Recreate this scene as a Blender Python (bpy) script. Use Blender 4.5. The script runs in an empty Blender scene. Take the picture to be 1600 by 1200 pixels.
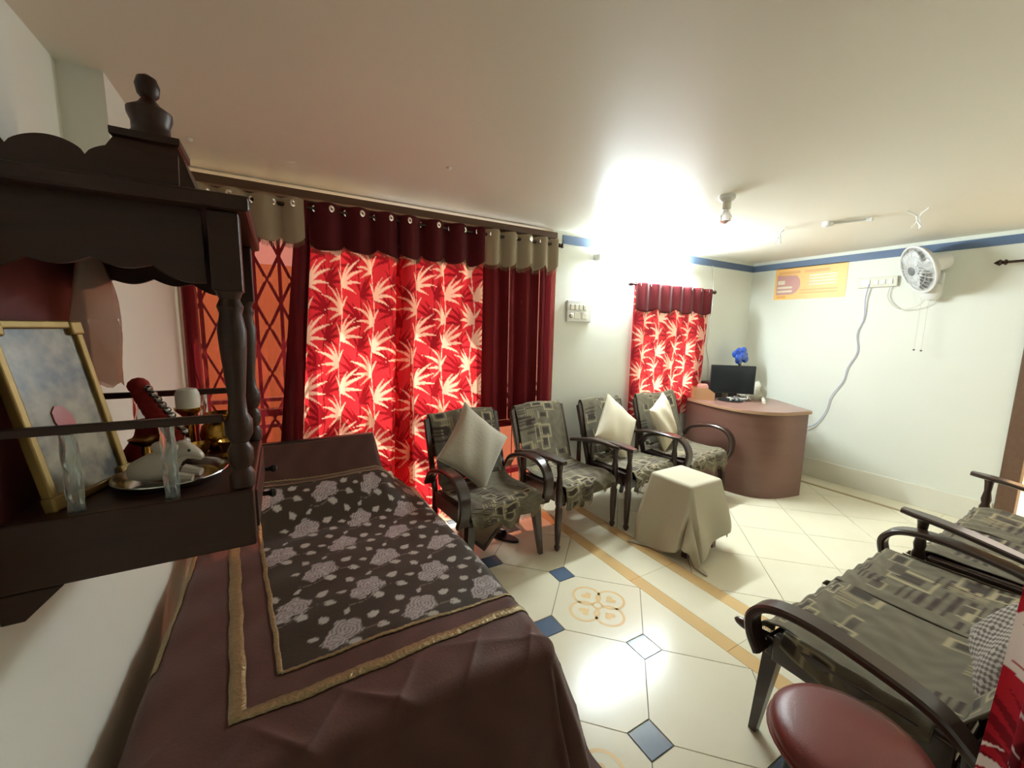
import bpy, math, random
import numpy as np
from mathutils import Vector, Matrix
random.seed(7); rng = np.random.default_rng(7)
scene = bpy.context.scene
COL = scene.collection
PI = math.pi
sin, cos = math.sin, math.cos
def lin(c):
    c = np.asarray(c, float) / 255.0
    return np.where(c <= .04045, c / 12.92, ((c + .055) / 1.055) ** 2.4)

# ------------------------------------------------------------------ camera
CAM_H = 1.4545
yaw, pitch, roll = .52324, -.13433, .01984
d = Vector((sin(yaw) * cos(pitch), cos(yaw) * cos(pitch), sin(pitch)))
r = Vector((cos(yaw), -sin(yaw), 0)); u = r.cross(d)
rr = cos(roll) * r + sin(roll) * u; uu = -sin(roll) * r + cos(roll) * u
cam = bpy.data.objects.new('camera', bpy.data.cameras.new('camera')); COL.objects.link(cam)
cam.data.sensor_fit = 'HORIZONTAL'; cam.data.sensor_width = 36; cam.data.lens = 628.8 / 1600 * 36
cam.data.clip_start = .02
M = Matrix.Identity(4)
for k in range(3):
    M[k][0], M[k][1], M[k][2] = rr[k], uu[k], -d[k]
M[2][3] = CAM_H
cam.matrix_world = M
scene.camera = cam

# ------------------------------------------------------------------ world, exposure
W = bpy.data.worlds.new('world'); scene.world = W; W.use_nodes = True
bg = W.node_tree.nodes['Background']
bg.inputs[0].default_value = (1.0, .93, .82, 1); bg.inputs[1].default_value = 3.0
sun = bpy.data.objects.new('sun', bpy.data.lights.new('sun', 'SUN')); COL.objects.link(sun)
sun.data.energy = 10.0; sun.data.color = (1.0, .86, .66); sun.data.angle = math.radians(1.0)
sun.rotation_euler = Vector((-.25, -1.0, -1.35)).to_track_quat('-Z', 'Y').to_euler()
vs = scene.view_settings
vs.view_transform = 'Standard'; vs.look = 'None'; vs.gamma = 1; vs.use_curve_mapping = False
vs.exposure = 0.0
TUBE_POWER = 420.0

# room dimensions (metres; the camera stands over the origin, +y is the curtain wall)
XL, XR, YB, YF, ZC = -.452, 4.742, 2.745, -.15, 2.255

# ------------------------------------------------------------------ mesh helpers
class MB:
    def __init__(s): s.v = []; s.f = []; s.c = None
    def add(s, vs_, fs_):
        o = len(s.v); s.v += [tuple(p) for p in vs_]; s.f += [tuple(i + o for i in f) for f in fs_]; return s
    def box(s, x0, x1, y0, y1, z0, z1, T=None):
        vs_ = [Vector((x, y, z)) for z in (z0, z1) for y in (y0, y1) for x in (x0, x1)]
        if T is not None: vs_ = [T @ p for p in vs_]
        return s.add(vs_, [(0, 2, 3, 1), (4, 5, 7, 6), (0, 1, 5, 4), (2, 6, 7, 3), (0, 4, 6, 2), (1, 3, 7, 5)])
    def loft(s, rings, caps=True, closed=True):
        n = len(rings[0]); vs_ = [p for rg in rings for p in rg]; fs_ = []
        for i in range(len(rings) - 1):
            for j in range(n if closed else n - 1):
                k = (j + 1) % n
                fs_.append((i * n + j, i * n + k, (i + 1) * n + k, (i + 1) * n + j))
        if caps:
            fs_.append(tuple(range(n - 1, -1, -1))); fs_.append(tuple((len(rings) - 1) * n + j for j in range(n)))
        return s.add(vs_, fs_)
    def tube(s, pts, rad, n=10, caps=True, up=None):
        pts = [Vector(p) for p in pts]; rings = []
        for i, p in enumerate(pts):
            t = (pts[min(i + 1, len(pts) - 1)] - pts[max(i - 1, 0)]).normalized()
            a = Vector(up) if up else (Vector((0, 0, 1)) if abs(t.z) < .95 else Vector((1, 0, 0)))
            b = t.cross(a).normalized(); a = b.cross(t)
            R_ = rad[i] if isinstance(rad, (list, tuple)) else rad
            rings.append([p + R_ * (cos(2 * PI * k / n) * b + sin(2 * PI * k / n) * a) for k in range(n)])
        return s.loft(rings, caps)
    def ribbon(s, pts, w, t, side, taper=None):
        # rectangular section swept along pts; w along `side`, t across
        pts = [Vector(p) for p in pts]; side = Vector(side).normalized(); rings = []
        for i, p in enumerate(pts):
            tg = (pts[min(i + 1, len(pts) - 1)] - pts[max(i - 1, 0)]).normalized()
            nn = tg.cross(side).normalized(); k = taper[i] if taper else 1
            a, b = side * w / 2 * k, nn * t / 2
            c = .8
            rings.append([p + a * c + b, p + a + b * c * .6, p + a - b * c * .6, p + a * c - b,
                          p - a * c - b, p - a - b * c * .6, p - a + b * c * .6, p - a * c + b])
        return s.loft(rings)
    def lathe(s, prof, n=20, c=(0, 0, 0), axis='z', T=None):
        rings = []
        for rad, z in prof:
            ring = []
            for k in range(n):
                a = 2 * PI * k / n; p = Vector((rad * cos(a), rad * sin(a), z))
                if T is not None: p = T @ p
                ring.append(p + Vector(c))
            rings.append(ring)
        return s.loft(rings)
    def prism(s, poly, z0, z1, T=None):
        n = len(poly); vs_ = [Vector((x, y, z)) for z in (z0, z1) for x, y in poly]
        if T is not None: vs_ = [T @ p for p in vs_]
        fs_ = [tuple(range(n - 1, -1, -1)), tuple(range(n, 2 * n))]
        fs_ += [(i, (i + 1) % n, n + (i + 1) % n, n + i) for i in range(n)]
        return s.add(vs_, fs_)
    def ball(s, c, rx, ry=None, rz=None, n=14, m=9):
        ry = ry or rx; rz = rz or rx; rings = []
        for i in range(m + 1):
            a = -PI / 2 + PI * (i * .98 + .01 * m) / m
            rings.append([Vector((c[0] + rx * cos(a) * cos(2 * PI * k / n), c[1] + ry * cos(a) * sin(2 * PI * k / n), c[2] + rz * sin(a))) for k in range(n)])
        return s.loft(rings)

def curve_pts(P, n=24):
    # Catmull-Rom through points
    P = [Vector(p) for p in P]; P = [P[0] * 2 - P[1]] + P + [P[-1] * 2 - P[-2]]; out = []
    segs = len(P) - 3
    for i in range(n + 1):
        t = i / n * segs; k = min(int(t), segs - 1); t -= k
        a, b, c, e = P[k:k + 4]
        out.append(.5 * ((2 * b) + (c - a) * t + (2 * a - 5 * b + 4 * c - e) * t * t + (3 * b - a - 3 * c + e) * t ** 3))
    return out

def finish(me, smooth):
    if smooth:
        me.shade_smooth()
        me.set_sharp_from_angle(angle=math.radians(smooth if smooth is not True else 40))
def mesh_of(mb, smooth=False, name='mesh'):
    me = bpy.data.meshes.new(name); me.from_pydata([tuple(p) for p in mb.v], [], mb.f); me.update()
    finish(me, smooth); return me
def obj(name, mb, mat, parent=None, smooth=False, bevel=0, loc=None):
    me = mb if isinstance(mb, bpy.types.Mesh) else mesh_of(mb, smooth, name)
    if mat is not None and not me.materials: me.materials.append(mat)
    o = bpy.data.objects.new(name, me); COL.objects.link(o)
    if parent is not None: o.parent = parent
    if loc is not None: o.location = loc
    if bevel:
        b = o.modifiers.new('bevel', 'BEVEL'); b.width = bevel; b.segments = 2; b.limit_method = 'ANGLE'; b.angle_limit = math.radians(50)
        b.harden_normals = False
    return o
def tag(o, label=None, cat=None, group=None, kind=None):
    if label: o['label'] = label
    if cat: o['category'] = cat
    if group: o['group'] = group
    if kind: o['kind'] = kind
    return o
def thing(name, label, cat, loc=(0, 0, 0), rz=0, group=None):
    o = bpy.data.objects.new(name, None); COL.objects.link(o); o.empty_display_size = .1
    o.location = loc; o.rotation_euler = (0, 0, rz)
    return tag(o, label, cat, group)
def struct(name, mb, mat, label=None, smooth=False, bevel=0):
    return tag(obj(name, mb, mat, None, smooth, bevel), label, None, None, 'structure')
def grid_mesh(P, colors=None, smooth=True, name='cloth', mask=None):
    # P: (n, m, 3) array -> mesh, colors (n, m, 3) linear
    n, m = P.shape[:2]
    me = bpy.data.meshes.new(name)
    idx = np.arange(n * m).reshape(n, m)
    f = np.stack([idx[:-1, :-1], idx[1:, :-1], idx[1:, 1:], idx[:-1, 1:]], -1).reshape(-1, 4)
    if mask is not None:
        mk = mask[:-1, :-1] & mask[1:, :-1] & mask[1:, 1:] & mask[:-1, 1:]
        f = f[mk.reshape(-1)]
    me.from_pydata(P.reshape(-1, 3).tolist(), [], f.tolist()); me.update()
    if colors is not None:
        at = me.color_attributes.new('col', 'FLOAT_COLOR', 'POINT')
        c4 = np.ones((n * m, 4), np.float32); c4[:, :3] = colors.reshape(-1, colors.shape[-1])[:, :3]
        if colors.shape[-1] == 4: c4[:, 3] = colors.reshape(-1, 4)[:, 3]
        at.data.foreach_set('color', c4.ravel())
    if smooth: me.shade_smooth()
    return me
def solid(o, t, off=0):
    m = o.modifiers.new('thickness', 'SOLIDIFY'); m.thickness = t; m.offset = off; return o

# ------------------------------------------------------------------ materials
def mat(name, rgb, rough=.5, metal=0, noise=0, contrast=0, nscale=12, bump=0, bscale=60, spec=.5, coat=0, sheen=0, rgb2=None, stretch=(1, 1, 1)):
    m = bpy.data.materials.new(name); m.use_nodes = True; nt = m.node_tree; N = nt.nodes; L = nt.links
    b = N['Principled BSDF']; c = lin(rgb)
    b.inputs['Base Color'].default_value = (*c, 1); b.inputs['Roughness'].default_value = rough; b.inputs['Metallic'].default_value = metal
    b.inputs['Specular IOR Level'].default_value = spec
    if coat: b.inputs['Coat Weight'].default_value = coat; b.inputs['Coat Roughness'].default_value = .12
    if sheen: b.inputs['Sheen Weight'].default_value = sheen
    if noise or bump:
        tc = N.new('ShaderNodeTexCoord'); mp = N.new('ShaderNodeMapping'); mp.inputs['Scale'].default_value = stretch
        L.new(tc.outputs['Object'], mp.inputs[0])
    if noise:
        nz = N.new('ShaderNodeTexNoise'); nz.inputs['Scale'].default_value = nscale; nz.inputs['Detail'].default_value = 5
        L.new(mp.outputs[0], nz.inputs['Vector'])
        mx = N.new('ShaderNodeMix'); mx.data_type = 'RGBA'
        c2 = lin(rgb2) if rgb2 is not None else c * (1 - noise)
        mx.inputs[6].default_value = (*c, 1); mx.inputs[7].default_value = (*c2, 1)
        fac = nz.outputs[0]
        if contrast:
            mr = N.new('ShaderNodeMapRange'); mr.inputs[1].default_value = .5 - contrast; mr.inputs[2].default_value = .5 + contrast
            L.new(fac, mr.inputs[0]); fac = mr.outputs[0]
        L.new(fac, mx.inputs[0]); L.new(mx.outputs[2], b.inputs['Base Color'])
    if bump:
        n2 = N.new('ShaderNodeTexNoise'); n2.inputs['Scale'].default_value = bscale; n2.inputs['Detail'].default_value = 4
        L.new(mp.outputs[0], n2.inputs['Vector'])
        bp = N.new('ShaderNodeBump'); bp.inputs['Strength'].default_value = bump; bp.inputs['Distance'].default_value = .01
        L.new(n2.outputs[0], bp.inputs['Height']); L.new(bp.outputs[0], b.inputs['Normal'])
    return m
def emit(name, rgb, strength):
    m = bpy.data.materials.new(name); m.use_nodes = True; nt = m.node_tree
    b = nt.nodes['Principled BSDF']; c = lin(rgb)
    b.inputs['Base Color'].default_value = (*c, 1); b.inputs['Emission Color'].default_value = (*c, 1); b.inputs['Emission Strength'].default_value = strength
    return m
def fabric(name, transl=.0, sheer=0, rough=.9, rgb=None, bump=.15, bscale=250, sheen=0):
    # cloth; colour from the woven/printed pattern stored on the mesh, or one colour
    m = bpy.data.materials.new(name); m.use_nodes = True; nt = m.node_tree; N = nt.nodes; L = nt.links
    b = N['Principled BSDF']; out = N['Material Output']; b.inputs['Roughness'].default_value = rough
    b.inputs['Specular IOR Level'].default_value = .2
    if sheen: b.inputs['Sheen Weight'].default_value = sheen; b.inputs['Sheen Roughness'].default_value = .4
    tr = N.new('ShaderNodeBsdfTranslucent')
    if rgb is None:
        at = N.new('ShaderNodeVertexColor'); at.layer_name = 'col'; src = at.outputs[0]
        L.new(src, b.inputs['Base Color']); L.new(src, tr.inputs[0])
    else:
        c = (*lin(rgb), 1); b.inputs['Base Color'].default_value = c; tr.inputs[0].default_value = c
    if bump:
        tc = N.new('ShaderNodeTexCoord'); n2 = N.new('ShaderNodeTexNoise'); n2.inputs['Scale'].default_value = bscale
        L.new(tc.outputs['Object'], n2.inputs['Vector'])
        bp = N.new('ShaderNodeBump'); bp.inputs['Strength'].default_value = bump; bp.inputs['Distance'].default_value = .004
        L.new(n2.outputs[0], bp.inputs['Height']); L.new(bp.outputs[0], b.inputs['Normal'])
    sh = b.outputs[0]
    if transl:
        mx = N.new('ShaderNodeMixShader'); mx.inputs[0].default_value = transl
        L.new(sh, mx.inputs[1]); L.new(tr.outputs[0], mx.inputs[2]); sh = mx.outputs[0]
    if sheer:
        tp = N.new('ShaderNodeBsdfTransparent')
        if rgb is not None: tp.inputs[0].default_value = (*np.clip(lin(rgb) * 1.2 + np.array([.50, .27, .20]), 0, 1), 1)
        mx = N.new('ShaderNodeMixShader'); mx.inputs[0].default_value = sheer
        L.new(sh, mx.inputs[1]); L.new(tp.outputs[0], mx.inputs[2]); sh = mx.outputs[0]
    L.new(sh, out.inputs[0]); return m
def glassy(name, rgb, rough=.1, ior=1.45):
    m = mat(name, rgb, rough); b = m.node_tree.nodes['Principled BSDF']
    b.inputs['Transmission Weight'].default_value = .9; b.inputs['IOR'].default_value = ior; return m

M_wall = mat('wall_paint', (236, 238, 226), .55, noise=.04, nscale=3, bump=.03, bscale=40)
M_ceil = mat('ceiling_paint', (240, 234, 218), .42, noise=.03, nscale=2, bump=.05, bscale=3, spec=.25)
M_blue = mat('blue_paint', (92, 112, 142), .5, noise=.08, nscale=20)
M_grout = mat('grout', (150, 145, 125), .8)
M_tile = mat('cream_tile', (236, 230, 205), .2, noise=.04, nscale=4, spec=.35, rgb2=(226, 218, 190))
M_tblue = mat('blue_tile', (92, 108, 132), .15, noise=.1, nscale=30)
M_tor = mat('ochre_tile', (222, 186, 130), .15, noise=.12, nscale=9)
M_brown_line = mat('brown_tile', (170, 150, 112), .2)
M_skirt = mat('skirting_tile', (236, 233, 218), .2, noise=.05, nscale=6)
M_wood = mat('dark_polished_wood', (58, 38, 30), .28, noise=.5, nscale=6, spec=.6, coat=.3, rgb2=(38, 24, 18), stretch=(8, 1, 8))
M_woodm = mat('mid_brown_wood', (96, 60, 42), .3, noise=.5, nscale=6, rgb2=(66, 40, 28), coat=.25, stretch=(8, 1, 8))
M_shrine = mat('shrine_teak', (62, 35, 22), .42, noise=.5, nscale=5, rgb2=(38, 21, 14), spec=.35, coat=.0, stretch=(2, 2, 12))
M_shrine_back = mat('shrine_maroon_panel', (66, 24, 26), .5, noise=.3)
M_frame = mat('window_wood', (112, 84, 64), .5, noise=.3, nscale=5, rgb2=(88, 62, 46), stretch=(1, 8, 8))
M_lam = mat('brown_laminate', (122, 88, 76), .33, noise=.25, nscale=3, rgb2=(104, 72, 62), stretch=(1, 1, 6))
M_lamtop = mat('brown_laminate_top', (140, 104, 92), .3, noise=.2, nscale=5)
M_lip = mat('laminate_edge', (166, 132, 104), .4)
M_steel = mat('steel', (200, 200, 200), .18, metal=1)
M_dsteel = mat('painted_steel', (60, 46, 44), .45)
M_rod = mat('curtain_rod_metal', (70, 56, 50), .25, metal=.8)
M_eye = mat('eyelet_metal', (235, 232, 225), .12, metal=1)
M_brass = mat('brass', (196, 150, 70), .22, metal=1, noise=.25, nscale=14)
M_gold = mat('gold_frame', (150, 122, 66), .45, metal=.5, noise=.2, nscale=30)
M_black = mat('black_plastic', (22, 23, 26), .35)
M_screen = mat('dark_screen', (26, 30, 32), .12, spec=.7)
M_white = mat('white_plastic', (232, 232, 226), .35)
M_offw = mat('cream_plastic', (222, 218, 200), .4)
M_fanblade = mat('fan_blade_plastic', (208, 208, 206), .3)
M_grey = mat('grey_plastic', (110, 112, 112), .4)
M_wireb = mat('lilac_wire', (176, 178, 208), .5)
M_wirew = mat('white_wire', (215, 212, 200), .5)
M_leath = mat('maroon_leatherette', (118, 52, 48), .34, bump=.12, bscale=300, noise=.1)
M_card = mat('light_plywood', (186, 140, 100), .6, noise=.15, nscale=10)
M_bluef = mat('blue_glass', (40, 84, 190), .15, spec=.8)
M_teal = mat('dark_teal_metal', (30, 44, 50), .4)
M_cer = mat('glazed_ceramic', (206, 196, 180), .3, noise=.12, nscale=18)
M_redcl = mat('red_cloth', (170, 40, 34), .8, noise=.3, nscale=40)
M_candle = mat('white_wax', (226, 220, 206), .5)
M_acr = glassy('twisted_acrylic', (225, 235, 232), .12)
M_plast = fabric('clear_plastic_sheet', .3, .45, .15, (170, 160, 150), 0)
M_print = mat('faded_print', (164, 150, 122), .35, noise=.6, nscale=14, contrast=.12, rgb2=(52, 46, 38))
M_pink = mat('pink_print', (190, 96, 92), .3, noise=.3, nscale=12)
M_poster = mat('yellow_poster', (250, 206, 104), .4, noise=.08, nscale=5, rgb2=(250, 190, 110))
M_pmar = mat('poster_mauve', (206, 150, 140), .45)
M_ppale = mat('poster_pale', (238, 224, 200), .45)
M_pora = mat('poster_orange', (232, 168, 92), .45)
M_velvet = fabric('silver_velvet', 0, 0, .7, (176, 168, 150), .5, 60, .5)
M_cream = fabric('cream_cushion_cloth', 0, 0, .85, (214, 204, 180), .3, 90)
M_cloth = fabric('off_white_tablecloth', .15, 0, .85, (208, 200, 176), .2, 160)
M_pat = fabric('patterned_cloth', 0, 0, .85, None, .25, 200, .1)
M_bed = fabric('bedspread_cloth', 0, 0, .62, None, .25, 120, .15)
M_trim = mat('gold_brocade', (158, 140, 100), .38, metal=.5, bump=.6, bscale=90, noise=.35, nscale=50)
M_leaf = fabric('leaf_curtain_cloth', .55, .0, .8, None, .1, 200)
M_maroon = fabric('maroon_curtain_cloth', .12, 0, .75, (92, 26, 32), .1, 200, .1)
M_sheer = fabric('maroon_sheer_cloth', .30, .24, .8, (128, 36, 44), .1, 200)
M_creamv = fabric('cream_valance_cloth', .3, 0, .8, (196, 182, 156), .1, 200)
M_fringe = mat('fringe_thread', (140, 112, 84), .8)
M_fringe_d = mat('dark_fringe_thread', (110, 92, 66), .85)
M_cane = mat('woven_cane', (128, 100, 78), .7, noise=.5, nscale=120)
M_out = mat('sunlit_plaster', (250, 208, 150), .8, noise=.15, nscale=3)
M_outg = mat('terrace_cement', (205, 190, 160), .9, noise=.2, nscale=5)
M_batten = mat('tube_batten', (230, 232, 235), .4)
M_tube = emit('fluorescent_tube', (228, 242, 246), TUBE_POWER)

# ------------------------------------------------------------------ room shell
def boxes(*bs):
    m = MB()
    for b in bs: m.box(*b)
    return m
T = .12
WX0, WX1, WZ1 = -.435, 1.93, 2.185            # large window opening in the back wall
VX0, VX1, VZ0, VZ1 = 2.90, 3.84, .86, 1.82   # small window
struct('wall_back', boxes((XL - .25, WX0, YB, YB + T, 0, ZC), (WX0, WX1, YB, YB + T, 2.25, ZC), (WX1, VX0, YB, YB + T, 0, ZC),
       (VX0, VX1, YB, YB + T, 0, VZ0), (VX0, VX1, YB, YB + T, VZ1, ZC), (VX1, XR + T, YB, YB + T, 0, ZC)), M_wall, 'white back wall with the large curtained window')
DY0, DY1, DZ = -.10, .60, 2.0
struct('wall_right', boxes((XR, XR + T, DY1 + .10, YB, 0, ZC), (XR, XR + T, YF - T, DY0, 0, ZC), (XR, XR + T, DY0, DY1 + .10, DZ + .1, ZC)), M_wall, 'white right wall with the wall fan')
ND = .11
struct('wall_left', boxes((XL - T - ND, XL - ND, -1.45, YB, 0, ZC), (XL - ND, XL, -1.45, YB, 0, 1.60), (XL - ND, XL, -1.45, .2, 1.60, ZC),
       (XL - ND, XL, 1.09, 1.30, 1.60, ZC), (XL - ND, XL, 1.90, YB, 1.60, ZC)), M_wall, 'white left wall with shallow niches above the shrine')
struct('wall_front', boxes((.95, XR, YF - T, YF, 0, ZC), (.95, .95 + T, -1.45, YF - T, 0, ZC)), M_wall, 'white wall behind the two sofas')
struct('wall_rear', boxes((XL - ND - T, .95 + T, -1.45 - T, -1.45, 0, ZC)), M_wall, 'white wall behind the camera')
struct('ceiling', boxes((XL - ND - T, XR + T, -1.45 - T, YB + T, ZC, ZC + .1)), M_ceil, 'pale glossy painted ceiling')
struct('trim_1', boxes((2.03, XR, YB - .006, YB, 2.155, 2.222)), M_blue, 'blue painted band along the top of the back wall')
struct('trim_2', boxes((XR - .006, XR, YF, YB - .006, 2.155, 2.222)), M_blue, 'blue painted band along the top of the right wall')
struct('trim_3', boxes((.95, XR - .006, YF, YF + .006, 2.155, 2.222)), M_blue, 'blue painted band above the sofas')
struct('trim_4', boxes((WX0 - .03, WX1 + .02, YB - .045, YB - .001, 2.176, 2.222)), M_frame, 'brown wooden beam over the large window', bevel=.004)
sk = []
struct('baseboard_right', boxes((XR - .012, XR, DY1 + .11, YB, 0, .19)), M_skirt, 'cream tile skirting on the right wall', bevel=.003)
struct('baseboard_back', boxes((WX1 + .01, XR - .012, YB - .012, YB, 0, .12)), M_skirt, 'cream tile skirting on the back wall', bevel=.003)

# floor: slab with every tile its own piece
fl = struct('floor', boxes((XL - ND - T, XR + T, -1.45 - T, YB + T, -.12, -.004)), M_grout, 'cream tiled floor with blue corner insets and ochre stripes')
S2 = math.sqrt(.5); TS = .45; GX, GY = 1.0877, 2.1089
def gp(i, j): return (GX + TS * S2 * (i - j), GY - TS * S2 * (i + j))
def clip(poly, x0, x1, y0, y1):
    def cut(P, ins, inter):
        out = []
        for k in range(len(P)):
            a, b = P[k - 1], P[k]
            if ins(b):
                if not ins(a): out.append(inter(a, b))
                out.append(b)
            elif ins(a): out.append(inter(a, b))
        return out
    def ix(c): return lambda a, b: (c, a[1] + (b[1] - a[1]) * (c - a[0]) / (b[0] - a[0]))
    def iy(c): return lambda a, b: (a[0] + (b[0] - a[0]) * (c - a[1]) / (b[1] - a[1]), c)
    for ins, it in ((lambda p: p[0] >= x0, ix(x0)), (lambda p: p[0] <= x1, ix(x1)), (lambda p: p[1] >= y0, iy(y0)), (lambda p: p[1] <= y1, iy(y1))):
        if poly: poly = cut(poly, ins, it)
    return poly
def area(P): return abs(sum(P[k - 1][0] * P[k][1] - P[k][0] * P[k - 1][1] for k in range(len(P)))) / 2
def tilepiece(name, poly, m, top=0):
    if len(poly) < 3 or area(poly) < 2e-4: return
    if sum(poly[k - 1][0] * poly[k][1] - poly[k][0] * poly[k - 1][1] for k in range(len(poly))) < 0: poly = poly[::-1]
    return obj(name, MB().prism(poly, -.006, top), m, fl)
SA, SB, SC, SD = 1.722, 1.806, 2.032, 2.118
g = .0022; dc = .082
FY0, FY1 = -1.45, YB
for i in range(-8, 10):
    for j in range(-10, 12):
        def q(a, b): return gp(i + a / TS, j + b / TS)
        oc = []
        for (ca, cb), (p1, p2) in (((0, 0), ((g, dc), (dc, g))), ((1, 0), ((TS - dc, g), (TS - g, dc))), ((1, 1), ((TS - g, TS - dc), (TS - dc, TS - g))), ((0, 1), ((dc, TS - g), (g, TS - dc)))):
            if abs(gp(i + ca, j + cb)[0] - SA) < .03: oc.append(q(g if ca == 0 else TS - g, g if cb == 0 else TS - g))   # no inset on the stripe
            else: oc += [q(*p1), q(*p2)]
        tilepiece('floor_tile', clip(oc, XL, SA - .002, FY0, FY1), M_tile)
        e = dc - .006
        if abs(gp(i, j)[0] - SA) < .03: continue
        tilepiece('blue_inset', clip([q(-e, 0), q(0, -e), q(e, 0), q(0, e)], XL, SA - .002, FY0, FY1), M_tblue)
for i in range(-6, 14):
    for j in range(-12, 8):
        def q(a, b): return gp(i + .70 + a / TS, j - .25 + b / TS)
        sq = [q(g, g), q(TS - g, g), q(TS - g, TS - g), q(g, TS - g)]
        tilepiece('floor_tile', clip(sq, SD + .002, 4.462, YF - T, FY1), M_tile)
yy = FY1
k = 0
while yy > YF - T:
    y1 = yy; y0 = max(yy - .6, YF - T)
    for nm, a, b, m in (('ochre_stripe', SA, SB, M_tor), ('floor_tile', SB + .002, SC - .002, M_tile), ('ochre_stripe', SC, SD, M_tor),
                        ('brown_stripe', 4.466, 4.51, M_brown_line), ('floor_tile', 4.514, XR, M_tile)):
        tilepiece(nm, [(a, y0 + .002), (b, y0 + .002), (b, y1), (a, y1)], m)
    yy = y0
for x0, x1 in ((SA, .95),):
    pass
# ochre four-ring motifs printed on two tiles
def ring(m, cx, cy, r0, r1, a0=0, a1=2 * PI, n=28, z=.0006):
    for k in range(n):
        t0, t1 = a0 + (a1 - a0) * k / n, a0 + (a1 - a0) * (k + 1) / n
        m.add([(cx + r0 * cos(t0), cy + r0 * sin(t0), z), (cx + r1 * cos(t0), cy + r1 * sin(t0), z), (cx + r1 * cos(t1), cy + r1 * sin(t1), z), (cx + r0 * cos(t1), cy + r0 * sin(t1), z)], [(0, 1, 2, 3)])
M_motif = mat('motif_ochre', (236, 204, 150), .15)
for (i, j) in ((1, 0), (1, 2), (-1, 2)):
    cx, cy = gp(i + .5, j + .5); m = MB()
    for k in range(4):
        a = k * PI / 2
        ox, oy = cx + .09 * cos(a), cy + .09 * sin(a)
        # petal ring, open towards the centre
        ring(m, ox, oy, .066, .080, a - 2.6, a + 2.6)
        # heart
        H = []
        for t in range(24):
            th = 2 * PI * t / 24
            hx = 16 * sin(th) ** 3; hy = 13 * cos(th) - 5 * cos(2 * th) - 2 * cos(3 * th) - cos(4 * th)
            H.append((hx * .0019, hy * .0019))
        pts = [(ox + (-hy) * cos(a) * -1 - hx * sin(a), oy + hy * sin(a) + hx * cos(a), .0006) for hx, hy in H]
        m.add(pts, [tuple(range(24))])
        bx, by = cx + .036 * cos(a + PI / 4), cy + .036 * sin(a + PI / 4)
        ring(m, bx, by, .0, .012, n=10)
    ring(m, cx, cy, .018, .030)
    o = obj('tile_motif', m, M_motif, fl)

# ------------------------------------------------------------------ windows, door, outside
def window(name, label, x0, x1, z0, z1, vert, horz, mt, fw=.05):
    e = thing(name, label, None, ((x0 + x1) / 2, YB + .06, z0)); e['kind'] = 'structure'
    cx = (x0 + x1) / 2
    fr = boxes((x0 - cx, x0 - cx + fw, -.035, .035, 0, z1 - z0), (x1 - cx - fw, x1 - cx, -.035, .035, 0, z1 - z0),
               (x0 - cx + fw, x1 - cx - fw, -.035, .035, z1 - z0 - fw, z1 - z0))
    obj('window_frame', fr, mt, e, bevel=.004)
    for x in vert: obj('mullion', boxes((x - cx - .022, x - cx + .022, -.03, .03, 0, z1 - z0 - fw)), mt, e)
    for z in horz: obj('cross_bar', boxes((x0 - cx + fw, x1 - cx - fw, -.032, .028, z - z0 - .02, z - z0 + .02)), mt, e)
    return e
window('window_1', 'large wooden window wall behind the red curtains', WX0, WX1, 0.0, WZ1, (.19, .78, 1.30), (.30, .70, .93), M_dsteel)
w1 = bpy.data.objects['window_1']
for k in range(2):  # boards added to block daylight behind the right sheer, so it looks darker
    x0_ = 1.33 + k * .28 - (WX0 + WX1) / 2
    o = obj('added_shutter', boxes((x0_, x0_ + .265, .036, .056, .72, 2.12)), M_frame, w1)
    for q_ in range(7):
        obj('added_shutter_slat', boxes((x0_ + .03, x0_ + .235, .028, .036, .80 + q_ * .18, .94 + q_ * .18)), M_frame, o)
w2 = window('window_2', 'small window behind the short leaf curtain', VX0, VX1, VZ0, VZ1, (3.37,), (), M_frame)
for k in range(5):
    zz = .16 + k * .16
    obj('security_bar', MB().tube([(-.42, .0, zz), (.42, .0, zz)], .006, 6), M_dsteel, w2)
# folding lattice gate outside the left sheer curtain
gate = thing('lattice_gate', 'folding steel lattice gate behind the left sheer curtain', 'gate', (-.12, YB + .20, 0))
bm_ = mesh_of(MB().box(-.006, .006, -.003, .003, -.30, .30), name='lattice_bar')
bm_.materials.append(M_dsteel)
for c in range(4):
    for rw in range(7):
        for sg in (-1, 1):
            o = obj('lattice_bar', bm_, None, gate); o.location = (-.20 + c * .135, .006 * sg, .28 + rw * .29); o.rotation_euler = (0, sg * .42, 0)
for c in range(5):
    obj('gate_upright', boxes((-.275 + c * .135, -.255 + c * .135, -.004, .004, 0, 2.18)), M_dsteel, gate)
gr = thing('terrace_railing', 'dark railing bars outside the large window', 'railing', (.9, YB + .55, 0))
for z in (.55, .74, .93): obj('rail', MB().tube([(-1.6, 0, z), (1.6, 0, z)], .016, 8), M_dsteel, gr)
for x in (-1.6, -.8, 0, .8, 1.6): obj('post', MB().tube([(x, 0, -.05), (x, 0, .95)], .018, 8), M_dsteel, gr)
struct('terrace', boxes((-4, 9, YB + T, 6.5, -.2, -.05), (XR + T, 9, -4, YB + T, -.2, -.05)), M_outg, 'cement terrace outside')
struct('added_overhang', boxes((-4, XR + T, YB + T, YB + .62, ZC + .02, ZC + .12)), M_wall, 'unseen overhang added outside to shade the upper part of the large window')  # out of view; added to keep sun and sky off the upper curtains
struct('outer_wall', boxes((-4, 1.0, 5.2, 5.35, -.05, 2.1)), M_out, 'sunlit orange parapet beyond the large window')
struct('outer_side_wall', boxes((7.2, 7.35, -3.5, 4.2, -.05, 1.9)), M_out, 'sunlit orange wall beyond the doorway')
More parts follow.
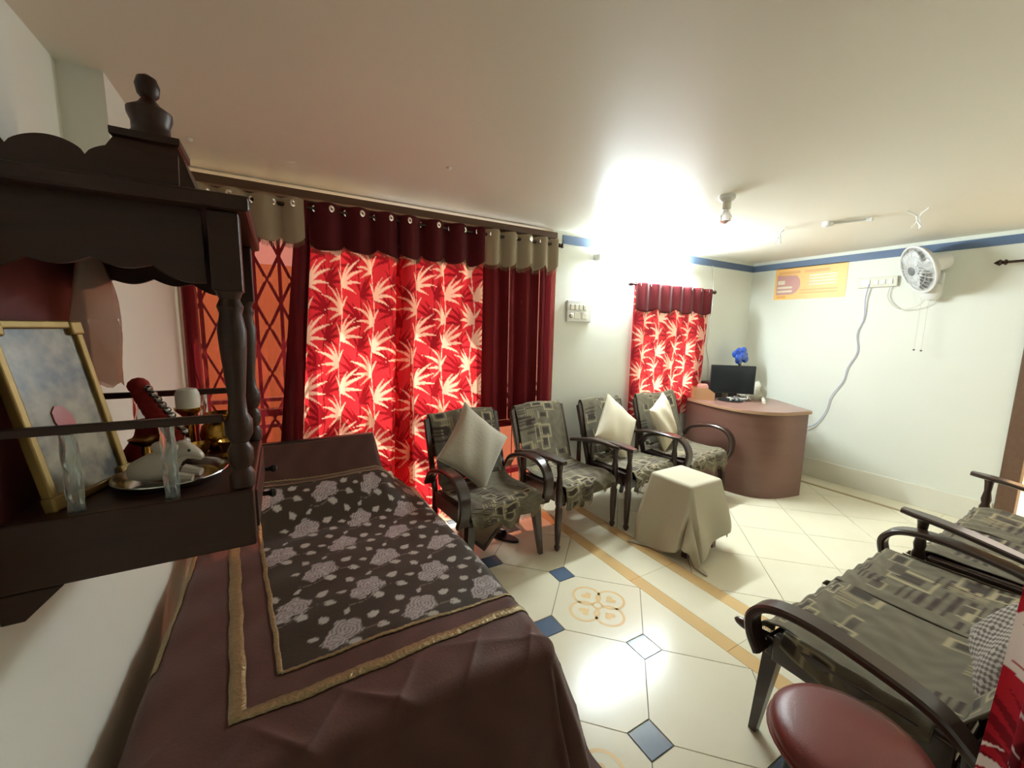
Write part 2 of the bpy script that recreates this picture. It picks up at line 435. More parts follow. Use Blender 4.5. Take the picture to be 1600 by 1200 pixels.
dr = thing('door_1', 'brown wooden door frame at the right edge', None, (XR + .05, (DY0 + DY1) / 2, 0)); dr['kind'] = 'structure'
hw = (DY1 - DY0) / 2
for sg in (-1, 1): obj('door_jamb', boxes((-.07, .04, min(sg * hw, sg * (hw + .10)), max(sg * hw, sg * (hw + .10)), 0, 2.0)) if sg > 0 else boxes((-.07, .04, -hw, -hw + .05, 0, 2.0)), M_frame, dr, bevel=.005)
obj('door_head', boxes((-.07, .04, -hw, hw + .10, 2.0, 2.1)), M_frame, dr, bevel=.005)

# ------------------------------------------------------------------ printed / woven patterns (evaluated per mesh point)
def leaf_mask(U, V, bx, by, ang, L, w, bend=0.0):
    dx, dy = U - bx, V - by
    t = (dx * cos(ang) + dy * sin(ang)) / L; n = -dx * sin(ang) + dy * cos(ang)
    n = n - bend * L * t * t
    tt = np.clip(t, 0, 1)
    return (t > 0) & (t < 1) & (np.abs(n) < w * np.sin(PI * tt ** .75) + 1e-9)
def leaf_cloth(U, V, seed=0, ground=(214, 52, 64), dark=(150, 26, 38), light=(248, 206, 186)):
    rg = random.Random(seed)
    C = np.empty(U.shape + (3,)); C[:] = lin(ground)
    um, uM = U.min(), U.max(); vm, vM = V.min(), V.max()
    cols = []
    x = um + .04; k = seed % 2
    while x < uM + .15:
        cols.append((x, k % 2)); x += .17; k += 1
    for kind in (1, 0):
        for cx, kd in cols:
            if kd != kind: continue
            c = lin(light if kd == 0 else dark)
            P = .33; v = vm - .1 + rg.random() * .1
            # winding stem
            stem = np.abs(U - (cx + .018 * np.sin(2 * PI * V / (2 * P)))) < .0045
            C[stem] = c
            side = 1
            while v < vM + .2:
                sx = cx + .018 * sin(2 * PI * v / (2 * P))
                for a, L, w in ((82, .17, .011), (66, .22, .0125), (48, .23, .013), (28, .20, .012), (6, .14, .010)):
                    ang = math.radians(90 - side * (90 - a) if True else a)
                    bend = -.42 * side
                    C[leaf_mask(U, V, sx, v, ang, L * rg.uniform(.9, 1.1), w, bend)] = c
                for a, L, w in ((70, .10, .009),):
                    ang = math.radians(90 + side * (90 - a))
                    C[leaf_mask(U, V, sx, v + .03, ang, L, w, .25 * side)] = c
                side = -side; v += P / 2
    return C
def block_cloth(U, V, seed):
    # grey-brown weave of blocks, outlined squares and short bars
    rg = random.Random(seed)
    C = np.empty(U.shape + (3,)); C[:] = lin((104, 97, 80))
    um, uM, vm, vM = U.min(), U.max(), V.min(), V.max()
    nz = .5 + .5 * np.sin(U * 61 + np.sin(V * 37) * 2) * np.sin(V * 53 + np.sin(U * 41))
    C *= (.85 + .3 * nz)[..., None]
    A = (uM - um) * (vM - vm)
    for k in range(int(A * 75)):
        cx, cy = rg.uniform(um, uM), rg.uniform(vm, vM); kind = rg.random()
        w, h = rg.uniform(.03, .07), rg.uniform(.025, .055)
        if kind < .45:      # rounded outlined square
            e = np.maximum(np.abs(U - cx) / w, np.abs(V - cy) / h)
            C[(e < 1) & (e > .8)] = lin((158, 146, 116))
            C[e <= .55] = lin((62, 54, 46))
        elif kind < .72:    # group of bars
            m = (np.abs(U - cx) < w * 1.2) & (np.abs(V - cy) < .05) & (np.sin((V - cy) * 2 * PI / .024) > .1)
            C[m] = lin((58, 46, 40))
        elif kind < .9:
            e = np.maximum(np.abs(U - cx) / (w * 1.3), np.abs(V - cy) / (h * .5))
            C[e < 1] = lin((80, 72, 60)); C[(e < 1) & (e > .82)] = lin((150, 138, 110))
        else:
            m = (np.abs(U - cx) < .05) & (np.abs(V - cy) < h) & (np.sin((U - cx) * 2 * PI / .02) > .0)
            C[m] = lin((140, 128, 100))
    return C
def rose_cloth(U, V, C, um, uM, vm, vM):
    inside = (U > um) & (U < uM) & (V > vm) & (V < vM)
    base = lin((50, 41, 30))
    C[inside] = base
    row = 0; v = vM - .07
    g1, g2 = lin((166, 158, 156)), lin((112, 104, 102)); lf = lin((168, 164, 156))
    while v > vm - .05:
        u = um + .07 + (.13 if row % 2 else 0)
        while u < uM + .05:
            a0 = random.uniform(0, 6)
            for (ox, oy, R) in ((0, 0, .052), (-.045, -.035, .036)):
                dx, dy = U - u - ox, V - v - oy
                rad = np.hypot(dx, dy); th = np.arctan2(dy, dx)
                edge = R * (1 + .12 * np.sin(5 * th + a0))
                mk = (rad < edge) & inside
                sw = np.sin(2 * PI * (rad / .013) + 2.0 * th + a0 + .8 * np.sin(3 * th))
                C[mk] = g1; C[mk & (sw > .35)] = g2
            for (ox, oy, an, L, w) in ((.075, .02, .5, .05, .017), (.03, -.085, 2.6, .05, .018), (.09, -.03, -.5, .045, .016), (-.05, .06, 1.9, .042, .015), (.01, .075, .9, .035, .009), (-.085, .0, 2.9, .035, .010)):
                C[leaf_mask(U, V, u + ox, v + oy, an, L, w) & inside] = lf
            st = (np.abs((V - v + .06) - .03 * np.sin((U - u) * 22)) < .0022) & (np.abs(U - u) < .10) & inside
            C[st] = lin((104, 96, 84))
            u += .26
        v -= .20; row += 1
    return C

# ------------------------------------------------------------------ curtains
def curtain_sheet(x0t, x1t, x0b, x1b, z0, z1, yc, n, amp, phase=0, res=.0065, fullness=1.5, pattern=None, bulge=0, ampb=None, zres=None, flat=0):
    w = max(x1t - x0t, x1b - x0b) * fullness
    nu = max(int(w / res), 24); nv = max(int((z1 - z0) / (zres or res)), 12)
    a = np.linspace(0, 1, nu)[:, None]; b = np.linspace(0, 1, nv)[None, :]
    X = (x0t + (x1t - x0t) * a) * (1 - b) + (x0b + (x1b - x0b) * a) * b
    A = amp + ((ampb if ampb is not None else amp) - amp) * b
    ph = 2 * PI * n * a + phase + .5 * np.sin(3.1 * a * n) * b
    Y = yc + A * np.sin(ph) + .25 * A * np.sin(2.3 * ph + 1.3) * b + 0 * X
    X = X + .35 * A * np.cos(ph) * (x1t - x0t) / max(.001, abs(x1t - x0t)) * .5
    Z = z1 + (z0 - z1) * b + 0 * a
    P = np.stack([X, Y, Z + 0 * X], -1)
    C = pattern(a * w + 0 * b, (z1 - z0) * (1 - b) + 0 * a) if pattern else None
    return P, C
def local(P, o):
    Q = P.copy(); Q -= np.array(o); return Q
def fringe(P, row, mt, parent, name='fringe', L=.028, step=3):
    m = MB()
    for i in range(1, len(row) - 1, step):
        p = row[i]; dx = .0022
        L_ = L * random.uniform(.8, 1.1)
        m.add([(p[0] - dx, p[1] - .002, p[2] + .004), (p[0] + dx, p[1] - .002, p[2] + .004), (p[0] + dx * .6, p[1] - .003, p[2] - L_), (p[0] - dx * .6, p[1] - .003, p[2] - L_)], [(0, 1, 2, 3)])
    o = obj(name, m, mt, parent); o['kind'] = 'stuff'; return o
def valance(parent, org, x0, x1, z1, yc, n, amp, phase, depth, nsc, mt, fm, drop=.045, xb=None):
    nu, nv = 90, 16
    a = np.linspace(0, 1, nu)[:, None]; b = np.linspace(0, 1, nv)[None, :]
    sc = np.abs(np.sin(PI * (a * nsc)))          # scalloped hem
    hem = depth - drop * (1 - sc ** .7)
    x0b, x1b = xb or (x0, x1)
    X = (x0 + (x1 - x0) * a) * (1 - b) + (x0b + (x1b - x0b) * a) * b
    ph = 2 * PI * n * a + phase
    Y = yc + amp * np.sin(ph) + 0 * b
    X = X + .175 * amp * np.cos(ph)
    Z = z1 - hem * b
    P = np.stack([X, Y + 0 * X, Z + 0 * X], -1)
    Q = local(P, org)
    o = obj('valance', grid_mesh(Q, name='valance'), mt, parent); solid(o, .002)
    row = [Q[i, -1] for i in range(nu)]
    fringe(Q, row, fm, o, step=1)
    return o
def eyelets(parent, org, x0, x1, z, yc, k, amp, n, phase):
    for i in range(k):
        a = (i + .5) / k; x = x0 + (x1 - x0) * a
        y = yc + amp * sin(2 * PI * n * a + phase)
        m = MB(); R0, R1 = .013, .006
        rings = []
        for q in range(15):
            t = 2 * PI * q / 14
            rings.append([Vector((x - org[0] + R1 * sin(s_) * .6, y - org[1] - .004 + (R0 + R1 * cos(s_)) * cos(t) * .35, z - org[2] + (R0 + R1 * cos(s_)) * sin(t))) + Vector(((R0 + R1 * cos(s_)) * cos(t) * .8, 0, 0)) for s_ in [2 * PI * e / 6 for e in range(6)]])
        m.loft(rings, caps=False)
        obj('eyelet', m, M_eye, parent, smooth=True)
def finial_rod(name, label, x0, x1, y, z, brackets):
    e = thing(name, label, 'curtain rod', ((x0 + x1) / 2, y, z)); h = (x1 - x0) / 2
    obj('rod', MB().tube([(-h, 0, 0), (h, 0, 0)], .011, 10), M_rod, e, smooth=True)
    for sg in (-1, 1):
        T_ = Matrix.Rotation(sg * PI / 2, 4, 'Y')
        obj('finial', MB().lathe([(.011, 0), (.016, .004), (.016, .012), (.009, .016), (.020, .03), (.016, .042), (.003, .052)], 12, (sg * h, 0, 0), T=T_), M_rod, e, smooth=True)
    for b in brackets:
        obj('rod_bracket', MB().box(b - .008, b + .008, 0, YB - y - .002, -.010, .010).box(b - .012, b + .012, YB - y - .006, YB - y - .002, -.03, .03), M_rod, e)
    return e
CY = 2.685; RZ = 2.122; CT = 2.154
finial_rod('curtain_rod', 'long dark curtain rod across the large window', WX0 - .0, WX1 + .02, CY, RZ, (-.9, .02, .92))
def curtain(name, label, x0, x1, xb, zb, n, amp, mt, vmat, fmt, vx=None, pattern=None, ph=0, nsc=3, ne=5, vdepth=.27, ampb=None, res=.012, vdrop=.045, cat='curtain', group=None):
    org = ((x0 + x1) / 2, CY, zb)
    e = thing(name, label, cat, org)
    P, C = curtain_sheet(x0, x1, xb[0], xb[1], zb, CT, CY, n, amp, ph, res=res, pattern=pattern, ampb=ampb)
    o = obj('curtain_panel', grid_mesh(local(P, org), C, name='curtain_panel'), mt, e); 
    if vmat:
        vx0, vx1 = vx or (x0, x1)
        valance(e, org, vx0, vx1, CT + .002, CY - .024, n * (vx1 - vx0) / (x1 - x0), amp, ph + (2 * PI * n * (vx0 - x0) / (x1 - x0)), vdepth, nsc, vmat, fmt, vdrop)
    if ne: eyelets(e, org, x0, x1, RZ, CY - .027, ne, amp, n, ph)
    return e
curtain('sheer_curtain', 'maroon sheer curtain with cream valance at the left, beside the shrine post', -.430, .15, (-.445, .06), .12, 4, .030, M_sheer, M_creamv, M_fringe, nsc=5, ne=6, vdepth=.25)
curtain('plain_curtain', 'narrow dark maroon curtain pulled slantwise left of the leaf curtains', .115, .205, (-.10, .045), .10, 1.5, .020, M_maroon, None, None, ne=0, ampb=.04)
curtain('leaf_curtain', 'red leaf-patterned curtain with maroon valance behind the end of the bed', .17, .76, (.01, .77), .06, 3.5, .034, M_leaf, M_maroon, M_fringe_d,
        pattern=lambda U, V: leaf_cloth(U, V, 0), ph=.6, nsc=3, ne=7, res=.0062, ampb=.040)
curtain('leaf_curtain', 'red leaf-patterned curtain with maroon valance behind the leftmost armchair', .70, 1.275, (.60, 1.25), .06, 3.4, .036, M_leaf, M_maroon, M_fringe_d,
        pattern=lambda U, V: leaf_cloth(U, V, 1), ph=2.6, nsc=4, ne=6, res=.0062, ampb=.04)
curtain('sheer_curtain', 'maroon sheer curtain with cream valance next to the white wall and switchboard', 1.285, 1.915, (1.30, 1.90), .08, 4.5, .034, M_sheer, M_creamv, M_fringe, nsc=5, ne=6, vdepth=.25, ph=1)
# small window curtain
CY0, CT0, RZ0 = CY, CT, RZ
CY, CT, RZ = 2.70, 1.905, 1.885
finial_rod('curtain_rod', 'short curtain rod under the tube light', 2.80, 3.97, CY, RZ, (-.5, .5))
curtain('leaf_curtain', 'short red leaf-patterned curtain under the tube light', 2.82, 3.93, (2.83, 3.88), .62, 7, .016, M_leaf, M_maroon, M_fringe_d,
        pattern=lambda U, V: leaf_cloth(U, V, 3, (206, 60, 66), (150, 40, 52)), nsc=4, ne=8, vdepth=.27, res=.0075)
CY, CT, RZ = CY0, CT0, RZ0
# curtain by the camera, at the right edge of the view
def right_curtain():
    org = (1.16, .08, .35)
    e = thing('leaf_curtain', 'red and white leaf curtain hanging at the bottom right corner', 'curtain', org)
    n_u, n_v = 190, 420
    a = np.linspace(0, 1, n_u)[:, None]; b = np.linspace(0, 1, n_v)[None, :]
    wd = .30 + .20 * b ** 1.5
    X = 1.13 + .16 * (a - .5) + .024 * np.cos(2 * PI * 4 * a) + 0 * b
    Y = .098 + .035 * b ** 2 - wd * .42 * (1 - a) + .014 * np.sin(2 * PI * 4 * a + 1) * (1 + .4 * b)
    Z = 2.12 - (2.12 - .38) * b + 0 * a
    P = np.stack([X, Y, Z], -1)
    C = leaf_cloth(a * .5 + 0 * b, 1.75 * (1 - b) + 0 * a, 5, (170, 30, 42), (120, 20, 30), (236, 220, 214))
    o = obj('curtain_panel', grid_mesh(local(P, org), C, name='curtain_panel'), M_leaf, e)
    return e
right_curtain()
finial_rod_y = thing('curtain_rod', 'thin dark curtain rod above the right doorway', 'curtain rod', (XR - .06, .38, 2.02))
obj('rod', MB().tube([(0, -.46, 0), (0, .46, 0)], .010, 10), M_rod, finial_rod_y, smooth=True)
obj('finial', MB().lathe([(.010, 0), (.02, .006), (.02, .016), (.010, .022), (.024, .04), (.014, .055), (.002, .07)], 12, (0, .46, 0), T=Matrix.Rotation(-PI / 2, 4, 'X')), M_rod, finial_rod_y, smooth=True)
obj('rod_bracket', MB().box(0, .058, .36, .38, -.012, .012), M_rod, finial_rod_y)

# ------------------------------------------------------------------ daybed and bedspread
BX0, BX1, BY0, BY1, BZ = -.385, .745, .93, 2.60, .45
bed = thing('daybed', 'low wooden daybed hidden under the brown bedspread', 'bed', ((BX0 + BX1) / 2, (BY0 + BY1) / 2, 0))
hx, hy = (BX1 - BX0) / 2, (BY1 - BY0) / 2
obj('bed_frame', MB().box(-hx + .03, hx - .03, -hy + .04, hy - .03, .22, .33), M_wood, bed)
obj('mattress', MB().box(-hx + .02, hx - .02, -hy + .02, hy - .06, .33, .42), M_cream, bed, bevel=.02)
for sx in (-1, 1):
    for sy in (-1, 1):
        obj('leg', MB().box(sx * (hx - .07) - .03, sx * (hx - .07) + .03, sy * (hy - .09) - .03, sy * (hy - .09) + .03, 0, .22), M_wood, bed)
obj('headboard', MB().box(-hx + .02, .30, hy - .035, hy - .005, .22, .795), M_wood, bed)
obj('bolster', MB().tube([(-hx + .08, hy - .16, .48), (.38, hy - .16, .48)], .09, 18), M_cream, bed, smooth=40)
def drape(a, b, x0, x1, y0, y1, zt, R=.05, flare=.10, wave=.012, wn=26.0, far_open=True):
    # cloth coordinates (a, b) laid on the rectangle, falling over its edges
    da = np.where(a > x1 - R, a - (x1 - R), np.where(a < x0 + R, a - (x0 + R), 0.0))
    db = np.where(b > y1 - R, b - (y1 - R), np.where(b < y0 + R, b - (y0 + R), 0.0))
    if far_open: db = np.where(db > 0, 0, db)
    dd = np.hypot(da, db) + 1e-12; nx, ny = da / dd, db / dd
    arc = R * PI / 2
    on = dd < arc
    th = np.clip(dd / R, 0, PI / 2)
    out = np.where(on, R * np.sin(th), R + (dd - arc) * flare)
    dn = np.where(on, R * (1 - np.cos(th)), R + (dd - arc) * np.sqrt(1 - flare * flare))
    hang = np.clip((dd - arc) / .25, 0, 1)
    sgn = a * (np.abs(ny) + .25) + b * (np.abs(nx) + .25)
    wv = wave * hang * np.sin(wn * sgn) + wave * .6 * hang * np.sin(wn * .47 * sgn + 1)
    px = a - da + nx * (out + wv); py = b - db + ny * (out + wv)
    return px, py, zt - dn
def bed_point(a, b, lift=0.0):
    a = np.asarray(a, float); b = np.asarray(b, float)
    x, y, z = drape(a, b, BX0, BX1, BY0, 9, BZ, .055, .03 + .25 * np.clip((1.75 - b) / .5, 0, 1), .016 * np.clip((1.9 - b) / .4, .25, 1), 17)
    # the far end rises over a bolster, then climbs the headboard
    def sm(t): t = np.clip(t, 0, 1); return t * t * (3 - 2 * t)
    x = x - .055 * np.clip(b - 1.6, 0, 1) * sm((a - .2) / .4)
    z = z + .155 * sm((b - 2.08) / .34) * (1 - sm((a - .50) / .24))
    yt = 2.47; side = 1 - sm((a - .525) / .07)
    up = np.minimum(np.maximum(b - yt, 0), .19) * .97 * side
    y = np.where(b > yt, yt + .085 * np.clip((b - yt) / .19, 0, 1) + np.maximum(b - yt - .19, 0) * .6, y)
    z = z + up
    z = z + .004 * np.sin(9 * a + 4 * b) + .003 * np.sin(23 * b - 8 * a)
    # creases near the front end
    cr = np.exp(-((b - 1.0) / .09) ** 2)
    z = z + cr * (.012 * (1 - np.abs(np.sin(9 * a + 13 * b + np.sin(5 * a)))) ** 3 + .009 * (1 - np.abs(np.sin(15 * a - 11 * b + 1))) ** 4) + lift
    z = np.maximum(z, .012)
    return x, y, z
org = ((BX0 + BX1) / 2, (BY0 + BY1) / 2, 0)
spread = thing('bedspread', 'dark brown bedspread with grey roses and gold bands on the daybed', 'bedspread', org)
na, nb = 250, 370
A_, B_ = np.meshgrid(np.linspace(BX0 - .02, BX1 + .43, na), np.linspace(BY0 - .44, 2.47 + .23, nb), indexing='ij')
x, y, z = bed_point(A_, B_)
C_ = np.empty(A_.shape + (3,)); C_[:] = lin((84, 54, 46))
C_ *= (.93 + .07 * np.sin(A_ * 40 + np.sin(B_ * 23) * 2))[..., None]
FX0, FX1, FB0, FB1 = -.045, .86, 1.235, 2.40
C_ = rose_cloth(A_ + .09 * (B_ - FB0), B_, C_, FX0, FX1, FB0, FB1)
o = obj('spread_cloth', grid_mesh(np.stack([x - org[0], y - org[1], z], -1), C_, name='spread_cloth'), M_bed, spread)
def bedband(name, pts, w, lift=.0035):
    # a brocade strip following the spread
    out = []
    pts = np.array(pts, float)
    n = 120; t = np.linspace(0, 1, n)
    a = pts[0, 0] + (pts[1, 0] - pts[0, 0]) * t; b = pts[0, 1] + (pts[1, 1] - pts[0, 1]) * t
    dirv = pts[1] - pts[0]; dirv /= np.hypot(*dirv); nv = np.array([-dirv[1], dirv[0]])
    wob = .0015 * np.sin(t * 31) + .0012 * np.sin(t * 67 + 1)
    rows = []
    for s_ in (-.5, -.17, .17, .5):
        aa, bb = a + nv[0] * (w * s_ + wob), b + nv[1] * (w * s_ + wob)
        X, Y, Z_ = bed_point(aa, bb, lift + .0015 * (abs(s_) < .3))
        rows.append(np.stack([X - org[0], Y - org[1], Z_ + .0012 * np.sin(t * 260)], -1))
    o = obj(name, grid_mesh(np.stack(rows, 0), name=name), M_trim, spread)
    return solid(o, .0015)
SL = .09 * (FB1 - FB0)
bedband('gold_band', [(-.14, 1.12), (-.255, 2.46)], .040)
bedband('gold_band', [(-.16, 1.125), (BX1 + .25, 1.155)], .036)
bedband('gold_band', [(-.26, 2.455), (BX1 - .1, 2.455)], .022)
bedband('gold_edging', [(FX0, FB0), (FX0 - SL, FB1)], .015)
bedband('gold_edging', [(FX0, FB0), (BX1 + .2, FB0 + .005)], .013)
bedband('gold_edging', [(FX0 - SL, FB1), (BX1 - .05, FB1)], .010)
bedband('gold_band', [(-.378, 1.42), (-.378, 2.40)], .034)

# ------------------------------------------------------------------ chairs and sofas with wooden arms
ARM_BENT = curve_pts([(0, .30, .47), (0, .20, .555), (0, .02, .60), (0, -.15, .615), (0, -.255, .585), (0, -.305, .51), (0, -.30, .42), (0, -.27, .345)], 36)
def back_cover_pts(w, rgs, n=96, m=80):
    a = np.linspace(-.5, .5, m)[:, None]; b = np.linspace(0, 1, n)[None, :]
    prof = curve_pts([(0, .455, .60), (0, .500, .76), (0, .520, .862), (0, .497, .893), (0, .462, .865), (0, .40, .74), (0, .315, .575), (0, .245, .455)], n - 1)
    Y = np.array([p.y for p in prof])[None, :]; Z = np.array([p.z for p in prof])[None, :]
    dz = .008 * np.sin(7 * a + rgs)
    X = a * w * (1.0 + .02 * np.sin(5 * b + rgs)) + .006 * np.sin(9 * b + rgs)
    return np.stack([X, Y + .004 * np.sin(25 * a + 11 * b + rgs) + 0 * X, Z + dz + 0 * X], -1), np.linspace(0, .95, n)
def seat_cover_pts(w, rgs, n=110, m=90):
    a = np.linspace(-.5, .5, m)[:, None]; b = np.linspace(0, 1, n)[None, :]
    hang = .07 + .035 * np.sin(5 * a + rgs) + .02 * np.sin(17 * a + rgs)
    prof = curve_pts([(0, .25, .452), (0, .10, .43), (0, -.10, .432), (0, -.235, .438), (0, -.285, .422), (0, -.305, .385), (0, -.312, .34)], n - 1)
    Y = np.array([p.y for p in prof])[None, :]; Z = np.array([p.z for p in prof])[None, :]
    low = np.clip((.42 - Z) / .08, 0, 1)
    Z2 = Z - low * (hang - .06)
    wr = .006 * np.sin(31 * a + 5 * np.sin(6 * b + rgs)) * np.clip(b * 1.6 - .2, 0, 1)
    X = a * w * (1 + .03 * low) + .004 * np.sin(12 * b + rgs)
    return np.stack([X, Y - low * .012 * np.sin(23 * a + rgs) + 0 * X, Z2 + wr + 0 * X], -1), np.linspace(0, .72, n)
def seat_thing(name, label, cat, loc, rz, seats=1, arms='bent', seed=1, group=None, sw=.53, wood=None, depth=.66, arm_out=.31, bent_k=1.0, slope=.05, flap=False):
    e = thing(name, label, cat, loc, rz, group); wd = wood or M_wood
    W_ = sw * seats + .02; H = W_ / 2
    # frame
    obj('front_rail', MB().box(-H, H, -.275, -.245, .315, .385), wd, e, bevel=.006)
    obj('back_rail', MB().box(-H, H, .25, .28, .30, .37), wd, e, bevel=.006)
    for sg in (-1, 1):
        obj('side_rail', MB().box(sg * H - .014, sg * H + .014, -.245, .25, .315, .412), wd, e, bevel=.005)
        obj('rear_leg', MB().ribbon([(sg * H, .36, 0), (sg * H, .30, .20), (sg * H, .285, .40), (sg * H, .40, .66), (sg * H, .485, .85)], .034, .045, (1, 0, 0)), wd, e)
        fx = sg * (H + .035)
        if arms == 'bent':
            obj('front_leg', MB().loft([[Vector((sg * (H - .03) + dx * k + o_ * sg, -.255 + dy * k - o_ * .7, z)) for dx, dy in ((-1, -1), (1, -1), (1, 1), (-1, 1))] for z, k, o_ in ((.0, .013, .035), (.33, .026, 0))]), wd, e)
            obj('arm', MB().ribbon([Vector((fx, p.y, .34 + (p.z - .34) * bent_k)) for p in ARM_BENT], .074, .028, (1, 0, 0)), wd, e, smooth=30)
        else:
            zt_ = .60; pr = [(.010, 0), (.018, .012), (.022, .03), (.014, .045), (.017, .06), (.024, .20), (.026, .29), (.020, .31), (.026, .33), (.026, .42), (.019, .44), (.024, .47), (.016, .52), (.020, .57), (.024, .60)]
            obj('front_leg', MB().lathe(pr, 14, (fx, -.27, 0)), wd, e, smooth=True)
            pts = []
            for k in range(13):
                t = k / 12; pts.append(Vector((fx, .31 - (.31 + arm_out) * t, .625 - slope + slope * min(1, t * (1.8 if slope < .08 else 1.0)) - .012 * max(0, t - .8) / .2)))
            tp = [.62 + .38 * min(1, k / 7) if k < 11 else (.9 if k == 11 else .55) for k in range(13)]
            obj('arm', MB().ribbon(pts, .085, .024, (1, 0, 0), tp), wd, e, smooth=30)
            obj('arm_post', MB().box(fx - .013, fx + .013, .17, .205, .36, .60 - max(0, slope - .05) * .8), wd, e)
    obj('crest_rail', MB().box(-H, H, .475, .50, .80, .868), wd, e, bevel=.008)
    for k in range(3 * seats):
        sx = -H + (k + 1) * W_ / (3 * seats + 1)
        obj('back_slat', MB().ribbon([(sx, .285, .37), (sx, .385, .60), (sx, .482, .81)], .05, .014, (1, 0, 0)), wd, e)
    obj('seat_base', MB().box(-H + .002, H - .002, -.245, .25, .37, .418), wd, e, bevel=.012)
    for s_ in range(seats):
        cx = (s_ - (seats - 1) / 2) * sw
        P, vv = back_cover_pts(sw - .015, seed + s_); P[..., 0] += cx; P[..., 2] += .004 * s_
        U = np.linspace(0, sw, P.shape[0])[:, None] + 0 * vv[None, :]; V = vv[None, :] + 0 * U
        c = obj('back_cover', grid_mesh(P, block_cloth(U, V, seed * 7 + s_), name='back_cover'), M_pat, e); solid(c, .006, 1)
        P, vv = seat_cover_pts(sw - .01, seed * 1.7 + s_); P[..., 0] += cx
        U = np.linspace(0, sw, P.shape[0])[:, None] + 0 * vv[None, :]; V = vv[None, :] + 0 * U
        c = obj('seat_cover', grid_mesh(P, block_cloth(U, V, seed * 11 + s_ + 3), name='seat_cover'), M_pat, e); solid(c, .006, 1)
        fringe(P, [P[i, -1] for i in range(P.shape[0])], M_fringe_d, c, step=1, L=.03)
    if flap:
        for sg in (-1, 1):
            t_ = np.linspace(0, 1, 50)[:, None]; w_ = np.linspace(0, 1, 12)[None, :]
            P = np.stack([sg * (H - .012 + .03 * np.sin(w_ * PI / 2)) + .003 * np.sin(20 * t_), -.22 + .42 * t_ + 0 * w_, .437 - .10 * w_ ** 1.5 * (.5 + .5 * np.sin(PI * t_)) + 0 * t_], -1)
            U = .42 * t_ + 0 * w_; V = .12 * w_ + 0 * t_
            c = obj('cover_flap', grid_mesh(P, block_cloth(U, V, seed + 40), name='cover_flap'), M_pat, e); solid(c, .004)
    for ch in list(e.children) + [g_ for ch in e.children for g_ in ch.children]:
        for v in ch.data.vertices:
            if v.co.y > -.1: v.co.y = -.1 + (v.co.y + .1) * depth
    return e
seat_thing('armchair', 'wooden armchair with bent arms, leftmost of the row, beside the bed', 'armchair', (1.115, 2.29, 0), 0.10, 1, 'bent', 1, sw=.52)
seat_thing('armchair', 'wooden armchair with flat arms, second from the bed, no cushion', 'armchair', (1.78, 2.325, 0), .15, 1, 'flat', 2, sw=.49)
seat_thing('armchair', 'wooden armchair with flat arms holding a cream cushion, third from the bed', 'armchair', (2.41, 2.31, 0), .13, 1, 'flat', 3, sw=.50)
seat_thing('armchair', 'wooden armchair with bent arms, last of the row, against the desk', 'armchair', (3.085, 2.31, 0), .08, 1, 'bent', 4, sw=.57)
seat_thing('sofa', 'two-seat sofa with bent wooden arms nearest the round stool', 'sofa', (2.0, .40, 0), PI, 2, 'bent', 5, sw=.525, depth=.85, bent_k=.74, flap=True)
seat_thing('sofa', 'two-seat sofa with flat wooden arms near the doorway', 'sofa', (3.19, .32, 0), PI, 2, 'flat', 8, sw=.52, depth=.75, arm_out=.35, slope=.11)

# cushions
def cushion(name, label, size, thick, loc, rot, mt, colors=None, n=30):
    a = np.linspace(-1, 1, n); U, V = np.meshgrid(a, a, indexing='ij')
    puff = ((1 - np.abs(U) ** 2.4) * (1 - np.abs(V) ** 2.4)).clip(0) ** .42
    pin = 1 - .10 * (np.abs(U) ** 2 * (1 - np.abs(V) ** 2) + np.abs(V) ** 2 * (1 - np.abs(U) ** 2)) * 0 - .07 * (1 - np.maximum(np.abs(U), np.abs(V)))
    s_ = size / 2
    bend = 1 - .09 * (1 - np.abs(V) ** 2) * np.abs(U) ** 3; bend2 = 1 - .09 * (1 - np.abs(U) ** 2) * np.abs(V) ** 3
    wr = .006 * np.sin(7 * U + 3 * V) * puff
    top = np.stack([U * s_ * bend, V * s_ * bend2, thick / 2 * puff + wr + .002], -1)
    bot = np.stack([U * s_ * bend, V * s_ * bend2, -thick / 2 * puff + wr - .002], -1)
    vv = np.concatenate([top.reshape(-1, 3), bot.reshape(-1, 3)]); idx = np.arange(n * n).reshape(n, n); f = []
    for i in range(n - 1):
        for j in range(n - 1):
            f.append((idx[i, j], idx[i + 1, j], idx[i + 1, j + 1], idx[i, j + 1]))
            f.append((idx[i, j] + n * n, idx[i, j + 1] + n * n, idx[i + 1, j + 1] + n * n, idx[i + 1, j] + n * n))
    border = [idx[i, 0] for i in range(n)] + [idx[n - 1, j] for j in range(1, n)] + [idx[i, n - 1] for i in range(n - 2, -1, -1)] + [idx[0, j] for j in range(n - 2, 0, -1)]
    for k in range(len(border)):
        p, q_ = border[k], border[(k + 1) % len(border)]
        f.append((p, p + n * n, q_ + n * n, q_))
    me = bpy.data.meshes.new(name); me.from_pydata(vv.tolist(), [], [tuple(int(i) for i in q_) for q_ in f]); me.update(); me.shade_smooth()
    if colors is not None:
        at = me.color_attributes.new('col', 'FLOAT_COLOR', 'POINT')
        c = colors(vv[:, 0], vv[:, 1]); c4 = np.ones((len(vv), 4), np.float32); c4[:, :3] = c; at.data.foreach_set('color', c4.ravel())
    e = thing(name, label, 'cushion', loc); e.rotation_euler = rot
    obj('cushion_body', me, mt, e)
    m = MB(); pts = [tuple((top[i, j] + bot[i, j]) / 2) for i, j in [(int(b // n), int(b % n)) for b in border]]
    pts.append(pts[0])
    obj('piping', MB().tube(pts, .005, 6, caps=False), mt, e, smooth=True)
    return e
R_ = math.radians
